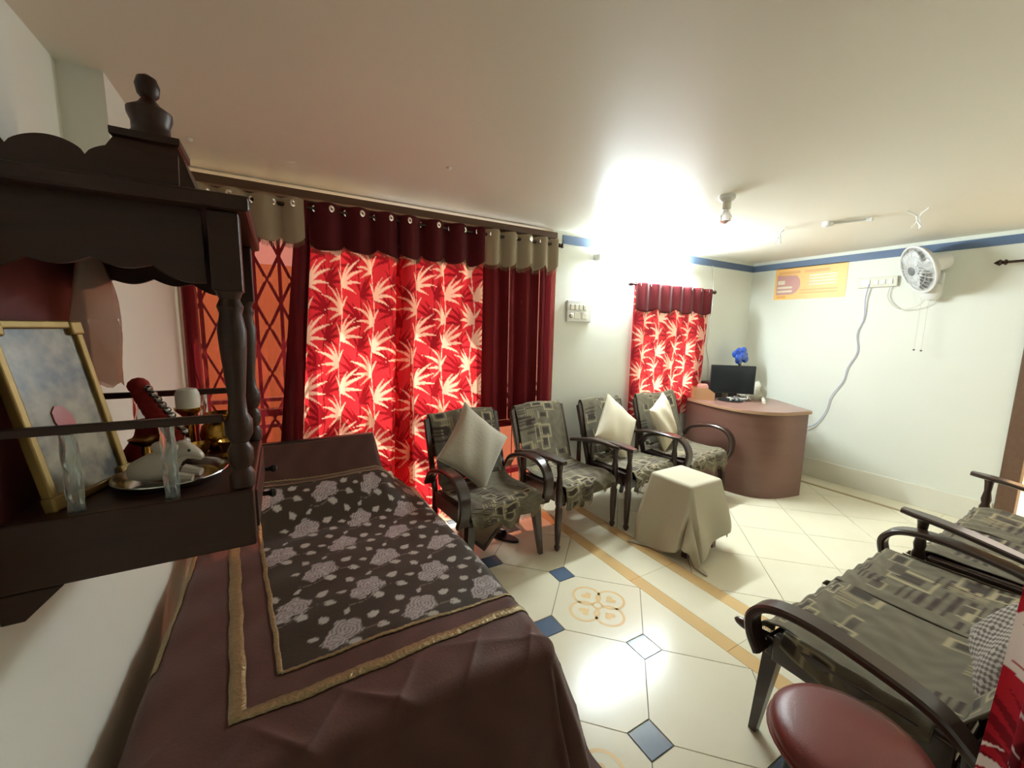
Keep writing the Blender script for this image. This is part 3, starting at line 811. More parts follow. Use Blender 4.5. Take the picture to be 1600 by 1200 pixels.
cushion('cushion', 'silver velvet cushion propped on its corner on the leftmost armchair', .43, .12, (1.09, 2.37, .675), (R_(68), R_(40), 0), M_velvet)
cushion('cushion', 'cream cushion standing on its corner on the third armchair', .42, .12, (2.40, 2.40, .66), (R_(68), R_(38), R_(-3)), M_cream)
cushion('cushion', 'cream cushion turned sideways on the armchair by the desk', .41, .12, (2.99, 2.41, .655), (R_(72), R_(-15), R_(25)), M_cream)
def checks(x, y):
    k = (np.sin(x * 2 * PI / .022) > 0) ^ (np.sin(y * 2 * PI / .022) > 0)
    return np.where(k[:, None], lin((168, 160, 148)), lin((92, 84, 76)))
cushion('cushion', 'grey checked cushion on the near sofa beside the red curtain', .36, .13, (1.80, .14, .585), (R_(58), R_(14), R_(196)), fabric('checked_cloth', 0, 0, .85, None, .2, 150), checks, n=70)

# ------------------------------------------------------------------ stool under a cloth
SX, SY, SH = 2.375, 1.70, .485
st = thing('side_stool', 'square wooden stool under the off-white cloth', 'stool', (SX, SY, 0), .02)
obj('seat', MB().box(-.155, .155, -.155, .155, SH - .035, SH - .004), M_woodm, st, bevel=.006)
for sx in (-1, 1):
    for sy in (-1, 1):
        obj('leg', MB().loft([[Vector((sx * (.128 + o_) + dx * .019, sy * (.128 + o_) + dy * .019, z)) for dx, dy in ((-1, -1), (1, -1), (1, 1), (-1, 1))] for z, o_ in ((0, .012), (SH - .035, 0))]), M_woodm, st)
for sg in (-1, 1):
    obj('stretcher', MB().box(-.125, .125, sg * .132 - .010, sg * .132 + .010, .16, .19), M_woodm, st)
def cloth_over(cx, cy, half, zt, size, th, off):
    n = 110
    a = np.linspace(-.5, .5, n); U, V = np.meshgrid(a * size, a * size, indexing='ij')
    A = U * cos(th) - V * sin(th) + off[0]; B = U * sin(th) + V * cos(th) + off[1]
    R = .022
    x, y, z = drape(A, B, -half, half, -half, half, zt, R, .20, .022, 15, False)
    rad = np.hypot(x, y)
    low = np.clip(.02 - z, 0, 1)              # cloth that reaches the floor spreads outwards
    f = 1 + low / np.maximum(rad, .01) * .55
    x, y = x * f, y * f
    z = np.maximum(z, .006 + .004 * np.sin(40 * A) ** 2)
    return np.stack([x, y, z], -1)
e = thing('tablecloth', 'off-white cloth draped unevenly over the small stool', 'tablecloth', (SX, SY, 0), .02)
P = cloth_over(SX, SY, .165, SH + .002, .98, math.radians(24), (-.085, -.06))
o = obj('cloth', grid_mesh(P, name='cloth'), M_cloth, e); solid(o, .003, 1)
n = P.shape[0]; edge = [tuple(P[i, 0]) for i in range(n)] + [tuple(P[n - 1, j]) for j in range(1, n)] + [tuple(P[i, n - 1]) for i in range(n - 2, -1, -1)] + [tuple(P[0, j]) for j in range(n - 2, 0, -1)]
edge.append(edge[0])
obj('hem', MB().tube(edge, .0035, 5, caps=False), M_cloth, e, smooth=True)

# ------------------------------------------------------------------ round stool at the front right
rs = thing('round_stool', 'round stool with padded maroon leatherette top', 'stool', (1.20, .335, 0))
obj('padded_top', MB().lathe([(.02, .395), (.150, .395), (.166, .402), (.172, .418), (.170, .436), (.160, .450), (.13, .459), (.07, .464), (.005, .466)], 40), M_leath, rs, smooth=True)
obj('piping', MB().tube([(.1725 * cos(t), .1725 * sin(t), .411) for t in np.linspace(0, 2 * PI, 41)], .005, 6, caps=False), M_leath, rs, smooth=True)
obj('rim', MB().lathe([(.02, .372), (.15, .372), (.158, .378), (.158, .395), (.02, .395)], 32), M_teal, rs, smooth=30)
for k in range(4):
    a = PI / 4 + k * PI / 2
    obj('leg', MB().tube([(.12 * cos(a), .12 * sin(a), .375), (.165 * cos(a), .165 * sin(a), .008)], .012, 10), M_teal, rs, smooth=True)
    obj('foot', MB().lathe([(.016, 0), (.017, .012), (.013, .02)], 10, (.165 * cos(a), .165 * sin(a), 0)), M_black, rs)
obj('ring_stretcher', MB().tube([(.148 * cos(t), .148 * sin(t), .13) for t in np.linspace(0, 2 * PI, 33)], .007, 8, caps=False), M_teal, rs, smooth=True)
# dark carved staff end lying against the near sofa arm
wk = thing('walking_stick', 'dark stick with rounded knob leaning at the near sofa corner', 'stick', (1.49, .66, 0))
obj('shaft', MB().tube([(0.0, .07, .36), (.05, -.30, .39)], [.014, .010], 10), M_wood, wk, smooth=True)
obj('knob', MB().ball((-.003, .10, .358), .018, .042, .018), M_wood, wk, smooth=True)

# ------------------------------------------------------------------ reception desk
DH = .79
ctrl = [(3.65, 2.675), (3.585, 2.45), (3.545, 2.22), (3.56, 2.02), (3.63, 1.89), (3.76, 1.80), (3.92, 1.755), (4.06, 1.73)]
front = [(p.x, p.y) for p in curve_pts([(x_, y_, 0) for x_, y_ in ctrl], 32)]
desk = thing('reception_desk', 'brown laminate reception desk with curved front in the corner', 'desk', (4.05, 2.25, 0))
def dl(P, k=1): return [((x_ - 4.05) * k, (y_ - 2.25) * k) for x_, y_ in P]
inner = [(x_ + .03, y_ + .03) for x_, y_ in front]
m = MB().prism(dl(front + inner[::-1]), .0, DH - .035)
obj('front_panel', m, M_lam, desk, smooth=30)
obj('side_panel', MB().prism(dl([(4.062, 1.731), (4.35, 2.16), (4.33, 2.18), (4.045, 1.76)]), 0, DH - .035), M_lam, desk)
topP = [(x_ - .012, y_ - .014) for x_, y_ in front] + [(4.085, 1.72), (4.44, 2.22), (4.50, 2.675)]
obj('desk_top', MB().prism(dl(topP), DH - .03, DH), M_lamtop, desk, bevel=.002)
lip = [Vector((x_ - 4.05 - .014, y_ - 2.25 - .016, DH - .016)) for x_, y_ in front] + [Vector((.037, -.532, DH - .016))]
obj('edge_strip', MB().ribbon(lip, .026, .004, (0, 0, 1)), M_lip, desk)
obj('shelf', MB().prism(dl([(3.70, 2.66), (3.62, 2.3), (3.66, 2.0), (4.0, 1.85), (4.25, 2.2), (4.30, 2.66)]), .40, .42), M_lam, desk)
# monitor
mo = thing('monitor', 'black flat monitor on the reception desk', 'monitor', (3.90, 2.36, DH), R_(-50))
mo.rotation_euler[2] = R_(-46)
obj('base', MB().lathe([(.115, 0), (.115, .008), (.10, .014), (.03, .02), (.005, .021)], 28), M_black, mo, smooth=30)
obj('neck', MB().box(-.025, .025, -.002, .022, .018, .13), M_black, mo, bevel=.006)
obj('housing', MB().box(-.20, .20, -.012, .022,    .075, .355), M_black, mo, bevel=.006)
obj('screen', MB().box(-.188, .188, -.0135, -.0115, .09, .343), M_screen, mo)
obj('power_light', MB().box(.17, .176, -.014, -.012, .064, .068), M_grey, mo)
# wooden organiser
bx = thing('desk_organiser', 'small light wooden organiser box at the left end of the desk', 'box', (3.72, 2.55, DH), R_(-40))
T1 = Matrix.Rotation(PI / 2, 4, 'X')
for yo in (-.06, .06):
    obj('end_board', MB().prism([(-.10, 0), (.10, 0), (.10, .07), (.03, .12), (-.10, .12)], yo - .005, yo + .005, T=Matrix.Translation((0, 0, 0)) @ T1), M_card, bx)
obj('bottom_board', MB().box(-.1, .1, -.055, .055, 0, .01), M_card, bx)
obj('front_board', MB().box(.092, .10, -.055, .055, .01, .065), M_card, bx)
obj('back_board', MB().box(-.10, -.092, -.055, .055, .01, .118), M_card, bx)
tag(obj('card_bundle', MB().box(-.045, .045, -.04, .04, .0, .13).box(-.03, .04, -.03, .035, .13, .142), M_pmar, None, bevel=.004, loc=(3.718, 2.552, DH + .012)), 'bundle of cards standing in the wooden organiser', 'cards').rotation_euler[2] = R_(-40)
# other things on the desk
ups = thing('power_unit', 'black box with a round button behind the organiser on the desk', 'power unit', (3.93, 2.595, DH), R_(-5))
obj('case', MB().box(-.10, .10, -.06, .06, 0, .17), M_black, ups, bevel=.01)
obj('button', MB().lathe([(.012, 0), (.012, .004), (.009, .006)], 12, (.03, -.06, .11), T=Matrix.Rotation(PI / 2, 4, 'X')), M_steel, ups)
orn = thing('blue_ornament', 'shiny blue flower-shaped ornament standing above the monitor', 'ornament', (4.36, 2.57, DH), 0)
obj('stand', MB().lathe([(.05, 0), (.05, .012), (.018, .03), (.012, .20), (.02, .32), (.012, .34)], 16), M_black, orn, smooth=40)
for k in range(9):
    a = k * 2 * PI / 9
    obj('petal', MB().ball((.075 * cos(a), .02 * sin(3 * a), .43 + .055 * sin(a)), .045, .03, .042, 10, 7), M_bluef, orn, smooth=True)
obj('centre', MB().ball((0, -.02, .43), .055, .03, .05), M_bluef, orn, smooth=True)
def crumple(c, rx, ry, rz, n=26, m=16, seed=0):
    rg = np.random.default_rng(seed); P = np.zeros((n + 1, m + 1, 3)); ph = rg.uniform(0, 6, 6)
    for i in range(n + 1):
        for j in range(m + 1):
            t = 2 * PI * i / n; s_ = PI * .5 * j / m
            k = 1 + .16 * sin(3 * t + ph[0]) * sin(4 * s_) + .10 * sin(7 * t + 5 * s_ + ph[1]) + .08 * sin(11 * t - 7 * s_ + ph[2])
            P[i, j] = (c[0] + rx * k * cos(t) * cos(s_), c[1] + ry * k * sin(t) * cos(s_), c[2] + rz * k * sin(s_))
    return P
for nm, lb, c, rx, ry, rz, sd in (('plastic_bag', 'crumpled pale plastic bag to the right of the monitor', (4.27, 2.36, DH + .002), .13, .12, .15, 1),
                              ('plastic_bag', 'crumpled grey plastic bag left of the monitor against the wall', (4.17, 2.61, DH + .002), .11, .06, .26, 2)):
    e = thing(nm, lb, 'bag', c)
    obj('bag_film', grid_mesh(crumple((0, 0, 0), rx, ry, rz, seed=sd), name='bag_film'), fabric('bag_film', .25, .1, .25, (206, 204, 186) if sd == 1 else (150, 152, 138), 0), e)
    obj('knot', MB().ball((0, 0, rz * 1.0), .02, .016, .02), M_offw, e, smooth=True)
cb = thing('cable_coil', 'tangle of pale cables around the monitor base', 'cables', (3.96, 2.30, DH))
for k in range(5):
    rg = random.Random(k); pts = [(.17 * (t / 7 - .5) * 1.6 + rg.uniform(-.02, .02), rg.uniform(-.05, .06), .008 + rg.uniform(0, .045)) for t in range(8)]
    obj('cable', MB().tube(curve_pts(pts, 40), .006, 6), M_wirew if k % 2 else M_grey, cb, smooth=True)
rl = thing('paper_roll', 'pale roll lying slanted in front of the plastic bag on the desk', 'roll', (4.14, 2.17, DH), R_(30))
obj('roll', MB().tube([(-.13, 0, .016), (.13, 0, .016)], .016, 12), M_offw, rl, smooth=True)

# ------------------------------------------------------------------ under the first armchair
cf = thing('cane_rack', 'small cane-panelled wooden rack standing on its corner under the leftmost armchair', 'rack', (1.10, 2.24, 0), R_(6))
TT = Matrix.Translation((0, 0, .203)) @ Matrix.Rotation(PI / 4, 4, 'Y')
obj('cane_panel', MB().box(-.13, .13, -.004, .004, -.13, .13, T=TT), M_cane, cf)
for a, b in (((-.142, -.12), (-.142, .142)), ((.12, .142), (-.142, .142)), ((-.12, .12), (-.142, -.12)), ((-.12, .12), (.12, .142))):
    obj('rack_bar', MB().box(a[0], a[1], -.012, .012, b[0], b[1], T=TT), M_wood, cf)
sl = thing('slipper', 'dark slipper on the floor behind the front leg of the leftmost armchair', 'slipper', (1.30, 2.32, 0), R_(30))
obj('sole', MB().prism([(.045 * cos(t) * (1 + .15 * sin(t)), .115 * sin(t)) for t in np.linspace(0, 2 * PI, 20)[:-1]], 0, .018), M_black, sl, bevel=.004)
obj('strap', MB().ribbon([(-.045, .03, .015), (-.03, .035, .045), (0, .04, .055), (.03, .035, .045), (.045, .03, .015)], .05, .004, (0, 1, 0)), M_black, sl)
pl = thing('plastic_jar', 'pale pink jar on the floor between the bed and the leftmost armchair', 'jar', (.935, 2.16, 0))
obj('jar_body', MB().lathe([(.045, 0), (.05, .01), (.05, .20), (.04, .22), (.036, .23)], 20), mat('pink_plastic', (226, 176, 164), .4), pl, smooth=40)
obj('lid', MB().lathe([(.041, .228), (.041, .26), (.036, .265)], 20), M_offw, pl, smooth=40)

# ------------------------------------------------------------------ tube light, switchboards, fan, poster, ceiling bits
tl = thing('tube_light', 'bright fluorescent tube light above the short leaf curtain', 'tube light', (2.98, YB, 2.075))
obj('batten', MB().box(-.62, .62, -.03, 0, -.02, .028), M_batten, tl, bevel=.004)
obj('tube', MB().tube([(-.595, -.056, 0), (.595, -.056, 0)], .021, 16), M_tube, tl, smooth=True)
for sg in (-1, 1): obj('end_holder', MB().box(sg * .61 - .013, sg * .61 + .013, -.08, -.028, -.026, .026), M_white, tl, bevel=.004)
sb = thing('switchboard', 'white switchboard with six switches beside the right sheer curtain', 'switchboard', (2.22, YB, 1.62))
obj('plate', MB().box(-.13, .13, -.022, 0, -.09, .09), M_white, sb, bevel=.006)
for k in range(4): obj('switch', MB().box(-.085 + k * .045 - .016, -.085 + k * .045 + .016, -.029, -.021, .01, .055), M_offw, sb, bevel=.003)
for x_ in (-.03, .05): obj('socket', MB().box(x_ - .028, x_ + .028, -.026, -.021, -.065, -.012), M_offw, sb, bevel=.003)
obj('regulator', MB().lathe([(.02, 0), (.02, .012), (.014, .018)], 16, (-.09, -.022, -.04), T=Matrix.Rotation(PI / 2, 4, 'X')), M_offw, sb)
sb2 = thing('switchboard', 'cream socket strip beside the wall fan', 'switchboard', (XR, 1.60, 1.945))
obj('plate', MB().box(-.025, 0, -.14, .14, -.045, .045), M_offw, sb2, bevel=.005)
for k in range(3): obj('switch', MB().box(-.031, -.024, -.11 + k * .05, -.075 + k * .05, -.02, .02), M_white, sb2, bevel=.003)
obj('socket', MB().box(-.030, -.024, .05, .115, -.03, .03), M_white, sb2, bevel=.003)
wp = [(XR - .03, 1.655, 1.93), (XR - .02, 1.67, 1.80), (XR - .012, 1.665, 1.62), (XR - .012, 1.70, 1.48), (XR - .012, 1.68, 1.31), (XR - .012, 1.74, 1.15), (XR - .012, 1.76, 1.02), (XR - .014, 1.84, .86), (XR - .014, 1.87, .70), (XR - .02, 1.96, .54), (XR - .05, 2.15, .46)]
tag(obj('lilac_cord', MB().tube(curve_pts(wp, 60), .0042, 8), M_wireb, None, smooth=True), 'lilac power cord drooping from the socket strip down the right wall', 'cord')
wp = [(3.98, YB - .007, 2.16), (4.02, YB - .007, 2.0), (4.03, YB - .007, 1.75), (4.02, YB - .007, 1.5), (4.0, YB - .007, 1.30), (4.05, YB - .007, 1.15), (4.06, YB - .007, .95)]
tag(obj('wall_wire', MB().tube(curve_pts(wp, 40), .005, 6), M_wirew, None, smooth=True), 'thin white wire running down the back wall by the corner', 'wire')
# poster
po = thing('poster', 'yellow printed poster on the right wall left of the fan', 'poster', (XR, 2.165, 1.995))
YW, ZH = .325, .163
def pr(name, y0, y1, z0, z1, m, dpt=.0032): # y measured from left edge as seen (towards +y is left)
    return obj(name, MB().box(-dpt, -.0022, YW - y1, YW - y0, -ZH + z0, -ZH + z1), m, po)
obj('sheet', MB().box(-.0025, 0, -YW, YW, -ZH, ZH), M_poster, po)
disc = MB(); T2 = Matrix.Rotation(-PI / 2, 4, 'Y')
seg = [(YW - .02 - x_, -ZH + .05 + z_) for x_, z_ in [(0, 0), (.14, 0)] + [(.14 + .09 * sin(t), .105 - .105 * cos(t)) for t in np.linspace(.2, 2.6, 12)] + [(0, .21)]]
disc.add([(-.0030, y_, z_) for y_, z_ in seg], [tuple(range(len(seg)))]); obj('printed_shape', disc, M_pmar, po)
for z0 in (.075, .115): pr('print_line', .03, .175, z0, z0 + .022, M_ppale, .0036)
pr('print_line', .03, .10, .16, .20, M_ppale, .0036)
for i_, (a, b) in enumerate(((.03, .24), (.28, .50))): pr('headline', a, b, .265, .293, M_pora)
for k in range(4): pr('print_line', .33, .57, .225 - k * .03, .240 - k * .03, M_ppale)
for k in range(2): pr('print_line', .25, .58, .085 - k * .03, .097 - k * .03, M_pora)
pr('print_line', .03, .12, .015, .04, M_pora)
obj('top_batten', MB().box(-.006, 0, -YW, YW, ZH - .004, ZH + .004), M_pora, po)
# wall fan
fan = thing('wall_fan', 'white wall-mounted fan with round guard on the right wall', 'fan', (XR, 1.22, 1.93))
obj('wall_plate', MB().box(-.03, 0, -.05, .05, -.16, .06), M_white, fan, bevel=.012)
obj('body', MB().ball((-.06, 0, -.10), .05, .065, .075), M_white, fan, smooth=True)
obj('arm', MB().tube(curve_pts([(-.05, 0, -.06), (-.11, .01, .02), (-.14, .01, .09)], 12), [.024] * 13, 12), M_white, fan, smooth=True)
dirv = Vector((-.62, .62, -.34)).normalized()
TR = Matrix.Translation((-.16, .02, .10)) @ dirv.to_track_quat('Z', 'Y').to_matrix().to_4x4()
obj('motor', MB().lathe([(.005, -.14), (.05, -.138), (.064, -.12), (.068, -.02), (.06, .01), (.02, .02)], 24, T=TR), M_white, fan, smooth=40)
FR = .19
obj('rear_guard', MB().lathe([(.06, .005), (.12, .0), (FR - .02, .03), (FR, .07), (FR - .003, .07), (FR - .023, .033), (.12, .003), (.06, .008)], 40, T=TR), M_fanblade, fan, smooth=40)
obj('guard_rim', MB().tube([TR @ Vector((FR * cos(t), FR * sin(t), .072)) for t in np.linspace(0, 2 * PI, 49)], .008, 8, caps=False), M_white, fan, smooth=True)
for k in range(24):
    a = 2 * PI * k / 24
    obj('guard_wire', MB().tube([TR @ Vector((q_ * cos(a), q_ * sin(a), z_)) for q_, z_ in ((.035, .115), (.09, .112), (.15, .098), (FR, .072))], .0016, 4), M_white, fan)
for q_, z_ in ((.08, .1125), (.13, .104)):
    obj('guard_ring', MB().tube([TR @ Vector((q_ * cos(t), q_ * sin(t), z_)) for t in np.linspace(0, 2 * PI, 33)], .0016, 4, caps=False), M_white, fan)
obj('guard_badge', MB().lathe([(.035, .112), (.036, .118), (.03, .122), (.002, .123)], 20, T=TR), M_grey, fan, smooth=40)
for k in range(3):
    a0 = k * 2 * PI / 3; P = np.zeros((8, 10, 3))
    for i in range(8):
        for j in range(10):
            q_ = .03 + .14 * j / 9; w_ = (.25 + .75 * sin(PI * (j / 9) ** .8 * .72)) * .075
            t = (i / 7 - .5); an = a0 + t * 2 * w_ / max(q_, .04) * .8
            v = TR @ Vector((q_ * cos(an), q_ * sin(an), .06 + t * .05)); P[i, j] = v
    solid(obj('blade', grid_mesh(P, name='blade'), M_fanblade, fan), .003)
for y_, z_ in ((.05, -.57), (.005, -.575)):
    c = obj('pull_cord', MB().tube([(-.09, y_, -.15), (-.09, y_, z_)], .0016, 5), M_wirew, fan)
    obj('cord_bead', MB().ball((-.09, y_, z_ - .008), .008), M_grey, c, smooth=True)
tag(obj('fan_lead', MB().tube(curve_pts([(XR - .02, 1.50, 1.93), (XR - .02, 1.51, 1.80), (XR - .03, 1.42, 1.70), (XR - .05, 1.30, 1.72), (XR - .07, 1.24, 1.80)], 30), .004, 6), M_wirew, None, smooth=True), 'white lead looping from the socket strip to the wall fan', 'cord')
# ceiling fittings
bh = thing('bulb_holder', 'white bulb holder with bulb hanging from the ceiling', 'bulb holder', (2.31, 1.53, ZC))
obj('rose', MB().lathe([(.045, 0), (.045, -.02), (.03, -.035)], 20), M_white, bh, smooth=40)
obj('holder', MB().lathe([(.02, -.03), (.024, -.04), (.024, -.075), (.018, -.08)], 16), M_offw, bh, smooth=40)
obj('bulb', MB().lathe([(.016, -.078), (.022, -.095), (.034, -.12), (.030, -.145), (.004, -.158)], 18), glassy('bulb_glass', (235, 235, 240), .05), bh, smooth=True)
for nm, lb, x_, y_ in (('ceiling_hook', 'white twisted hook hanging from the ceiling near the corner', 3.35, 1.77), ('ceiling_hook', 'white twisted hook hanging from the ceiling before the fan', 3.55, 1.04)):
    e = thing(nm, lb, 'hook', (x_, y_, ZC))
    for k in range(3):
        a = k * 2.1
        obj('strand', MB().tube(curve_pts([(.06 * cos(a), .06 * sin(a), -.001), (.015 * cos(a), .015 * sin(a), -.03), (.012 * cos(a + 1), .012 * sin(a + 1), -.07), (.03 * cos(a + 2), .03 * sin(a + 2), -.11)], 14), .0045, 6), M_white, e, smooth=True)
cd = thing('conduit', 'thin white conduit with a round end box on the ceiling', 'conduit', (3.42, 1.48, ZC))
obj('pipe', MB().tube([(0, 0, -.012), (.09, -.20, -.012)], .008, 8), M_white, cd, smooth=True)
obj('end_box', MB().lathe([(.035, 0), (.035, -.025), (.02, -.032)], 16), M_white, cd, smooth=40)
obj('clip', MB().box(.075, .105, -.22, -.19, -.024, 0), M_white, cd)
for lb, x_, y_ in (('small white ceiling screw cap in front of the leaf curtains', .78, 2.03), ('small white ceiling screw cap beside the shrine finial', -.30, 2.35)):
    tag(obj('screw_cap', MB().lathe([(.012, 0), (.012, -.006), (.005, -.012)], 12), M_white, None, smooth=40, loc=(x_, y_, ZC)), lb, 'screw cap')

# ------------------------------------------------------------------ wall shrine
MX0, MX1, MY0, MY1 = XL, -.066, 1.0, 1.48
B0, B1, CZ0, CZ1 = .972, 1.10, 1.675, 1.705
ocx, ocy = (MX0 + MX1) / 2, (MY0 + MY1) / 2
mz = thing('wall_shrine', 'dark carved wooden shrine mounted on the left wall', 'shrine', (ocx, ocy, B0))
def ml(x_, y_, z_): return Vector((x_ - ocx, y_ - ocy, z_ - B0))
def mbx(m, x0, x1, y0, y1, z0, z1): return m.box(x0 - ocx, x1 - ocx, y0 - ocy, y1 - ocy, z0 - B0, z1 - B0)
obj('plinth', mbx(MB(), MX0, MX1, MY0, MY1, B0, B1), M_shrine, mz, bevel=.005)
obj('drawer_front', mbx(MB(), MX1 - .002, MX1 + .005, MY0 + .05, MY1 - .05, B0 + .02, B1 - .02), M_shrine, mz, bevel=.003)
for y_ in (MY0 + .14, MY1 - .14):
    obj('drawer_knob', MB().lathe([(.006, 0), (.006, .012), (.012, .02), (.010, .028), (.002, .031)], 12, ml(MX1 + .010, y_, 1.035), T=Matrix.Rotation(PI / 2, 4, 'Y')), M_black, mz, smooth=True)
obj('back_panel', mbx(MB(), MX0, MX0 + .018, MY0, MY1, B1, CZ0), M_shrine_back, mz)
for y_ in (MY0 - .0, MY1 - .07):      # brackets under the plinth
    T3 = Matrix.Translation(ml(MX0, y_ + .03, B0)) @ Matrix.Rotation(PI / 2, 4, 'X')
    obj('bracket', MB().prism([(0, 0), (0, -.055), (.03, -.055), (.085, 0)], 0, .03, T=T3), M_shrine, mz, bevel=.003)
post = [(.020, 0), (.024, .004), (.024, .03), (.017, .045), (.024, .06), (.024, .085), (.016, .10), (.026, .12), (.026, .15), (.018, .165), (.016, .20), (.024, .30), (.026, .34), (.020, .375), (.024, .39), (.018, .405), (.024, .42)]
for x_ in (MX1 - .02,):
    for y_ in (MY0 + .03, MY1 - .03):
        o = obj('post', MB().lathe(post, 18, ml(x_, y_, B1)), M_shrine, mz, smooth=35)
        obj('post_block', mbx(MB(), x_ - .026, x_ + .026, y_ - .026, y_ + .026, B1 + .42, CZ0), M_shrine, o, bevel=.003)
def scallop(L, n=60, d0=.10, style=0):
    out = []
    for k in range(n + 1):
        t = k / n; q_ = abs(2 * t - 1)
        z_ = .105 + .035 * (q_ ** 2.2) + .014 * abs(sin(PI * 4 * t))
        out.append((t * L, -z_))
    return out
# pelmets: near side, far side, front
for y_ in (MY0 + .022, MY1 - .034):
    L = MX1 - .056 - MX0
    prof = [(0, 0)] + scallop(L) + [(L, 0)]
    T3 = Matrix.Translation(ml(MX0, y_ + .012, CZ0)) @ Matrix.Rotation(PI / 2, 4, 'X')
    obj('side_pelmet', MB().prism(prof[::-1], 0, .012, T=T3), M_shrine, mz)
L = MY1 - MY0 - .11
prof = [(0, 0)] + scallop(L) + [(L, 0)]
T3 = Matrix.Translation(ml(MX1 - .04, MY0 + .055, CZ0)) @ Matrix.Rotation(PI / 2, 4, 'Z') @ Matrix.Rotation(PI / 2, 4, 'X')
obj('front_pelmet', MB().prism(prof[::-1], 0, .012, T=T3), M_shrine, mz)
obj('roof_slab', mbx(MB(), MX0, MX1 + .026, MY0 - .016, MY1 + .016, CZ0, CZ1), M_shrine, mz, bevel=.006)
# crest: sloped roof boards with a wavy upper edge and pedestal
def hull(m, x0, x1, y0, y1, z0, X0, X1, Y0, Y1, z1):
    a = [ml(x0, y0, z0), ml(x1, y0, z0), ml(x1, y1, z0), ml(x0, y1, z0)]; b = [ml(X0, Y0, z1), ml(X1, Y0, z1), ml(X1, Y1, z1), ml(X0, Y1, z1)]
    return m.loft([a, b])
def crest_line(L, n=64):
    out = []
    for k in range(n + 1):
        t = k / n; out.append((t * L, .030 + .026 * abs(sin(PI * (3.2 * t + .15))) ** .6 + .010 * t))
    return out
L = .30
cl = crest_line(L)
T3 = Matrix.Translation(ml(MX0 + .002, MY0 + .012, CZ1)) @ Matrix.Rotation(PI / 2 - .25, 4, 'X')
obj('side_crest', MB().prism([(0, 0), (L, 0)] + cl[::-1], -.006, .006, T=T3), M_shrine, mz)
T3 = Matrix.Translation(ml(MX0 + .002, MY1 - .012, CZ1)) @ Matrix.Rotation(PI / 2 + .25, 4, 'X')
obj('side_crest', MB().prism([(0, 0), (L, 0)] + cl[::-1], -.006, .006, T=T3), M_shrine, mz)
fcx, fcy = -.225, 1.24
rings = []
for z_, h_ in ((CZ1, .100), (CZ1 + .03, .086), (CZ1 + .07, .072), (CZ1 + .105, .062), (CZ1 + .128, .052), (CZ1 + .132, .057), (CZ1 + .146, .057)):
    rings.append([ml(fcx + sx * h_, fcy + sy * h_ * 1.1, z_) for sx, sy in ((-1, -1), (1, -1), (1, 1), (-1, 1))])
obj('pedestal', MB().loft(rings), M_shrine, mz)
obj('finial', MB().lathe([(.044, 0), (.042, .01), (.034, .022), (.034, .040), (.040, .056), (.040, .066), (.020, .080), (.012, .092), (.019, .10), (.022, .118), (.017, .134), (.004, .142)], 20, ml(fcx, fcy, CZ1 + .145)), M_shrine, mz, smooth=35)
# side railings with twisted acrylic balusters
def twisted(h, R=.013, n=6, k=22):
    m = MB(); rings = []
    for i in range(k + 1):
        t = i / k; ring_ = []
        for j in range(n * 2):
            a = 2 * PI * j / (n * 2) + t * 2.6; q_ = R * (1 if j % 2 else .80)
            ring_.append(Vector((q_ * cos(a), q_ * sin(a), h * t)))
        rings.append(ring_)
    return m.loft(rings)
RZ1 = 1.258
tw = mesh_of(twisted(RZ1 - .008 - B1), 30, 'baluster'); tw.materials.append(M_acr)
for y_ in (MY0 + .022, MY1 - .03):
    rl_ = obj('side_rail', mbx(MB(), MX0 + .018, MX1 - .045, y_ - .008, y_ + .008, RZ1 - .008, RZ1 + .008), M_shrine, mz, bevel=.002)
    for x_ in (-.345, -.205):
        o = obj('baluster', tw, None, mz); o.location = ml(x_, y_, B1)
# things on the shrine
def frame(name, label, w, h, cx, cy, z, tilt, rz, pm, accent=None):
    e = thing(name, label, 'picture', (cx, cy, z)); e.rotation_euler = (0, -tilt, rz)
    for nm, b in (('frame_side', (-.012, .006, -w / 2, -w / 2 + .016, 0, h)), ('frame_side', (-.012, .006, w / 2 - .016, w / 2, 0, h)), ('frame_rail', (-.012, .006, -w / 2 + .016, w / 2 - .016, 0, .016)), ('frame_rail', (-.012, .006, -w / 2 + .016, w / 2 - .016, h - .016, h))):
        obj(nm, MB().box(*b), M_gold, e, bevel=.003)
    obj('picture_sheet', MB().box(-.010, -.002, -w / 2 + .014, w / 2 - .014, .014, h - .014), pm, e)
    for sy in (-1, 1):
        for z_ in (.0, h - .03): obj('corner_ornament', MB().box(-.013, .009, sy * (w / 2 - .012) - .016, sy * (w / 2 - .012) + .016, z_, z_ + .03), M_gold, e, bevel=.004)
    if accent:
        m_ = MB().lathe([(.0005, -.002), (.021, -.002), (.021, .0005), (.0005, .0008)], 9, (0, -.01, h * .45), T=Matrix.Rotation(PI / 2, 4, 'Y') @ Matrix.Scale(1.5, 4, (1, .4, 0)))
        obj('pink_figure', m_, M_pink, e)
    return e
frame('framed_picture', 'gold-framed faded picture leaning inside the shrine', .20, .36, -.35, 1.13, B1, .19, -.30, M_print, True)
pb = thing('plastic_garland', 'clear plastic wrapped garland hanging at the back of the shrine', 'garland', (-.385, 1.36, 1.30))
a = np.linspace(0, 1, 26)[:, None]; b = np.linspace(0, 1, 34)[None, :]
P = np.stack([.03 * np.sin(2 * PI * a + 3 * b) * (.4 + b) + 0 * a, (.07 * (.45 + .55 * np.sin(PI * b ** .7)) * np.cos(2 * PI * a)) + .02 * np.sin(5 * b), .33 * (1 - b) + .006 * np.sin(12 * PI * a) + 0 * a], -1)
obj('plastic_wrap', grid_mesh(P, name='plastic_wrap'), M_plast, pb)
obj('hanger', MB().tube([(0, 0, .30), (0, 0, .368)], .003, 5), M_wirew, pb)
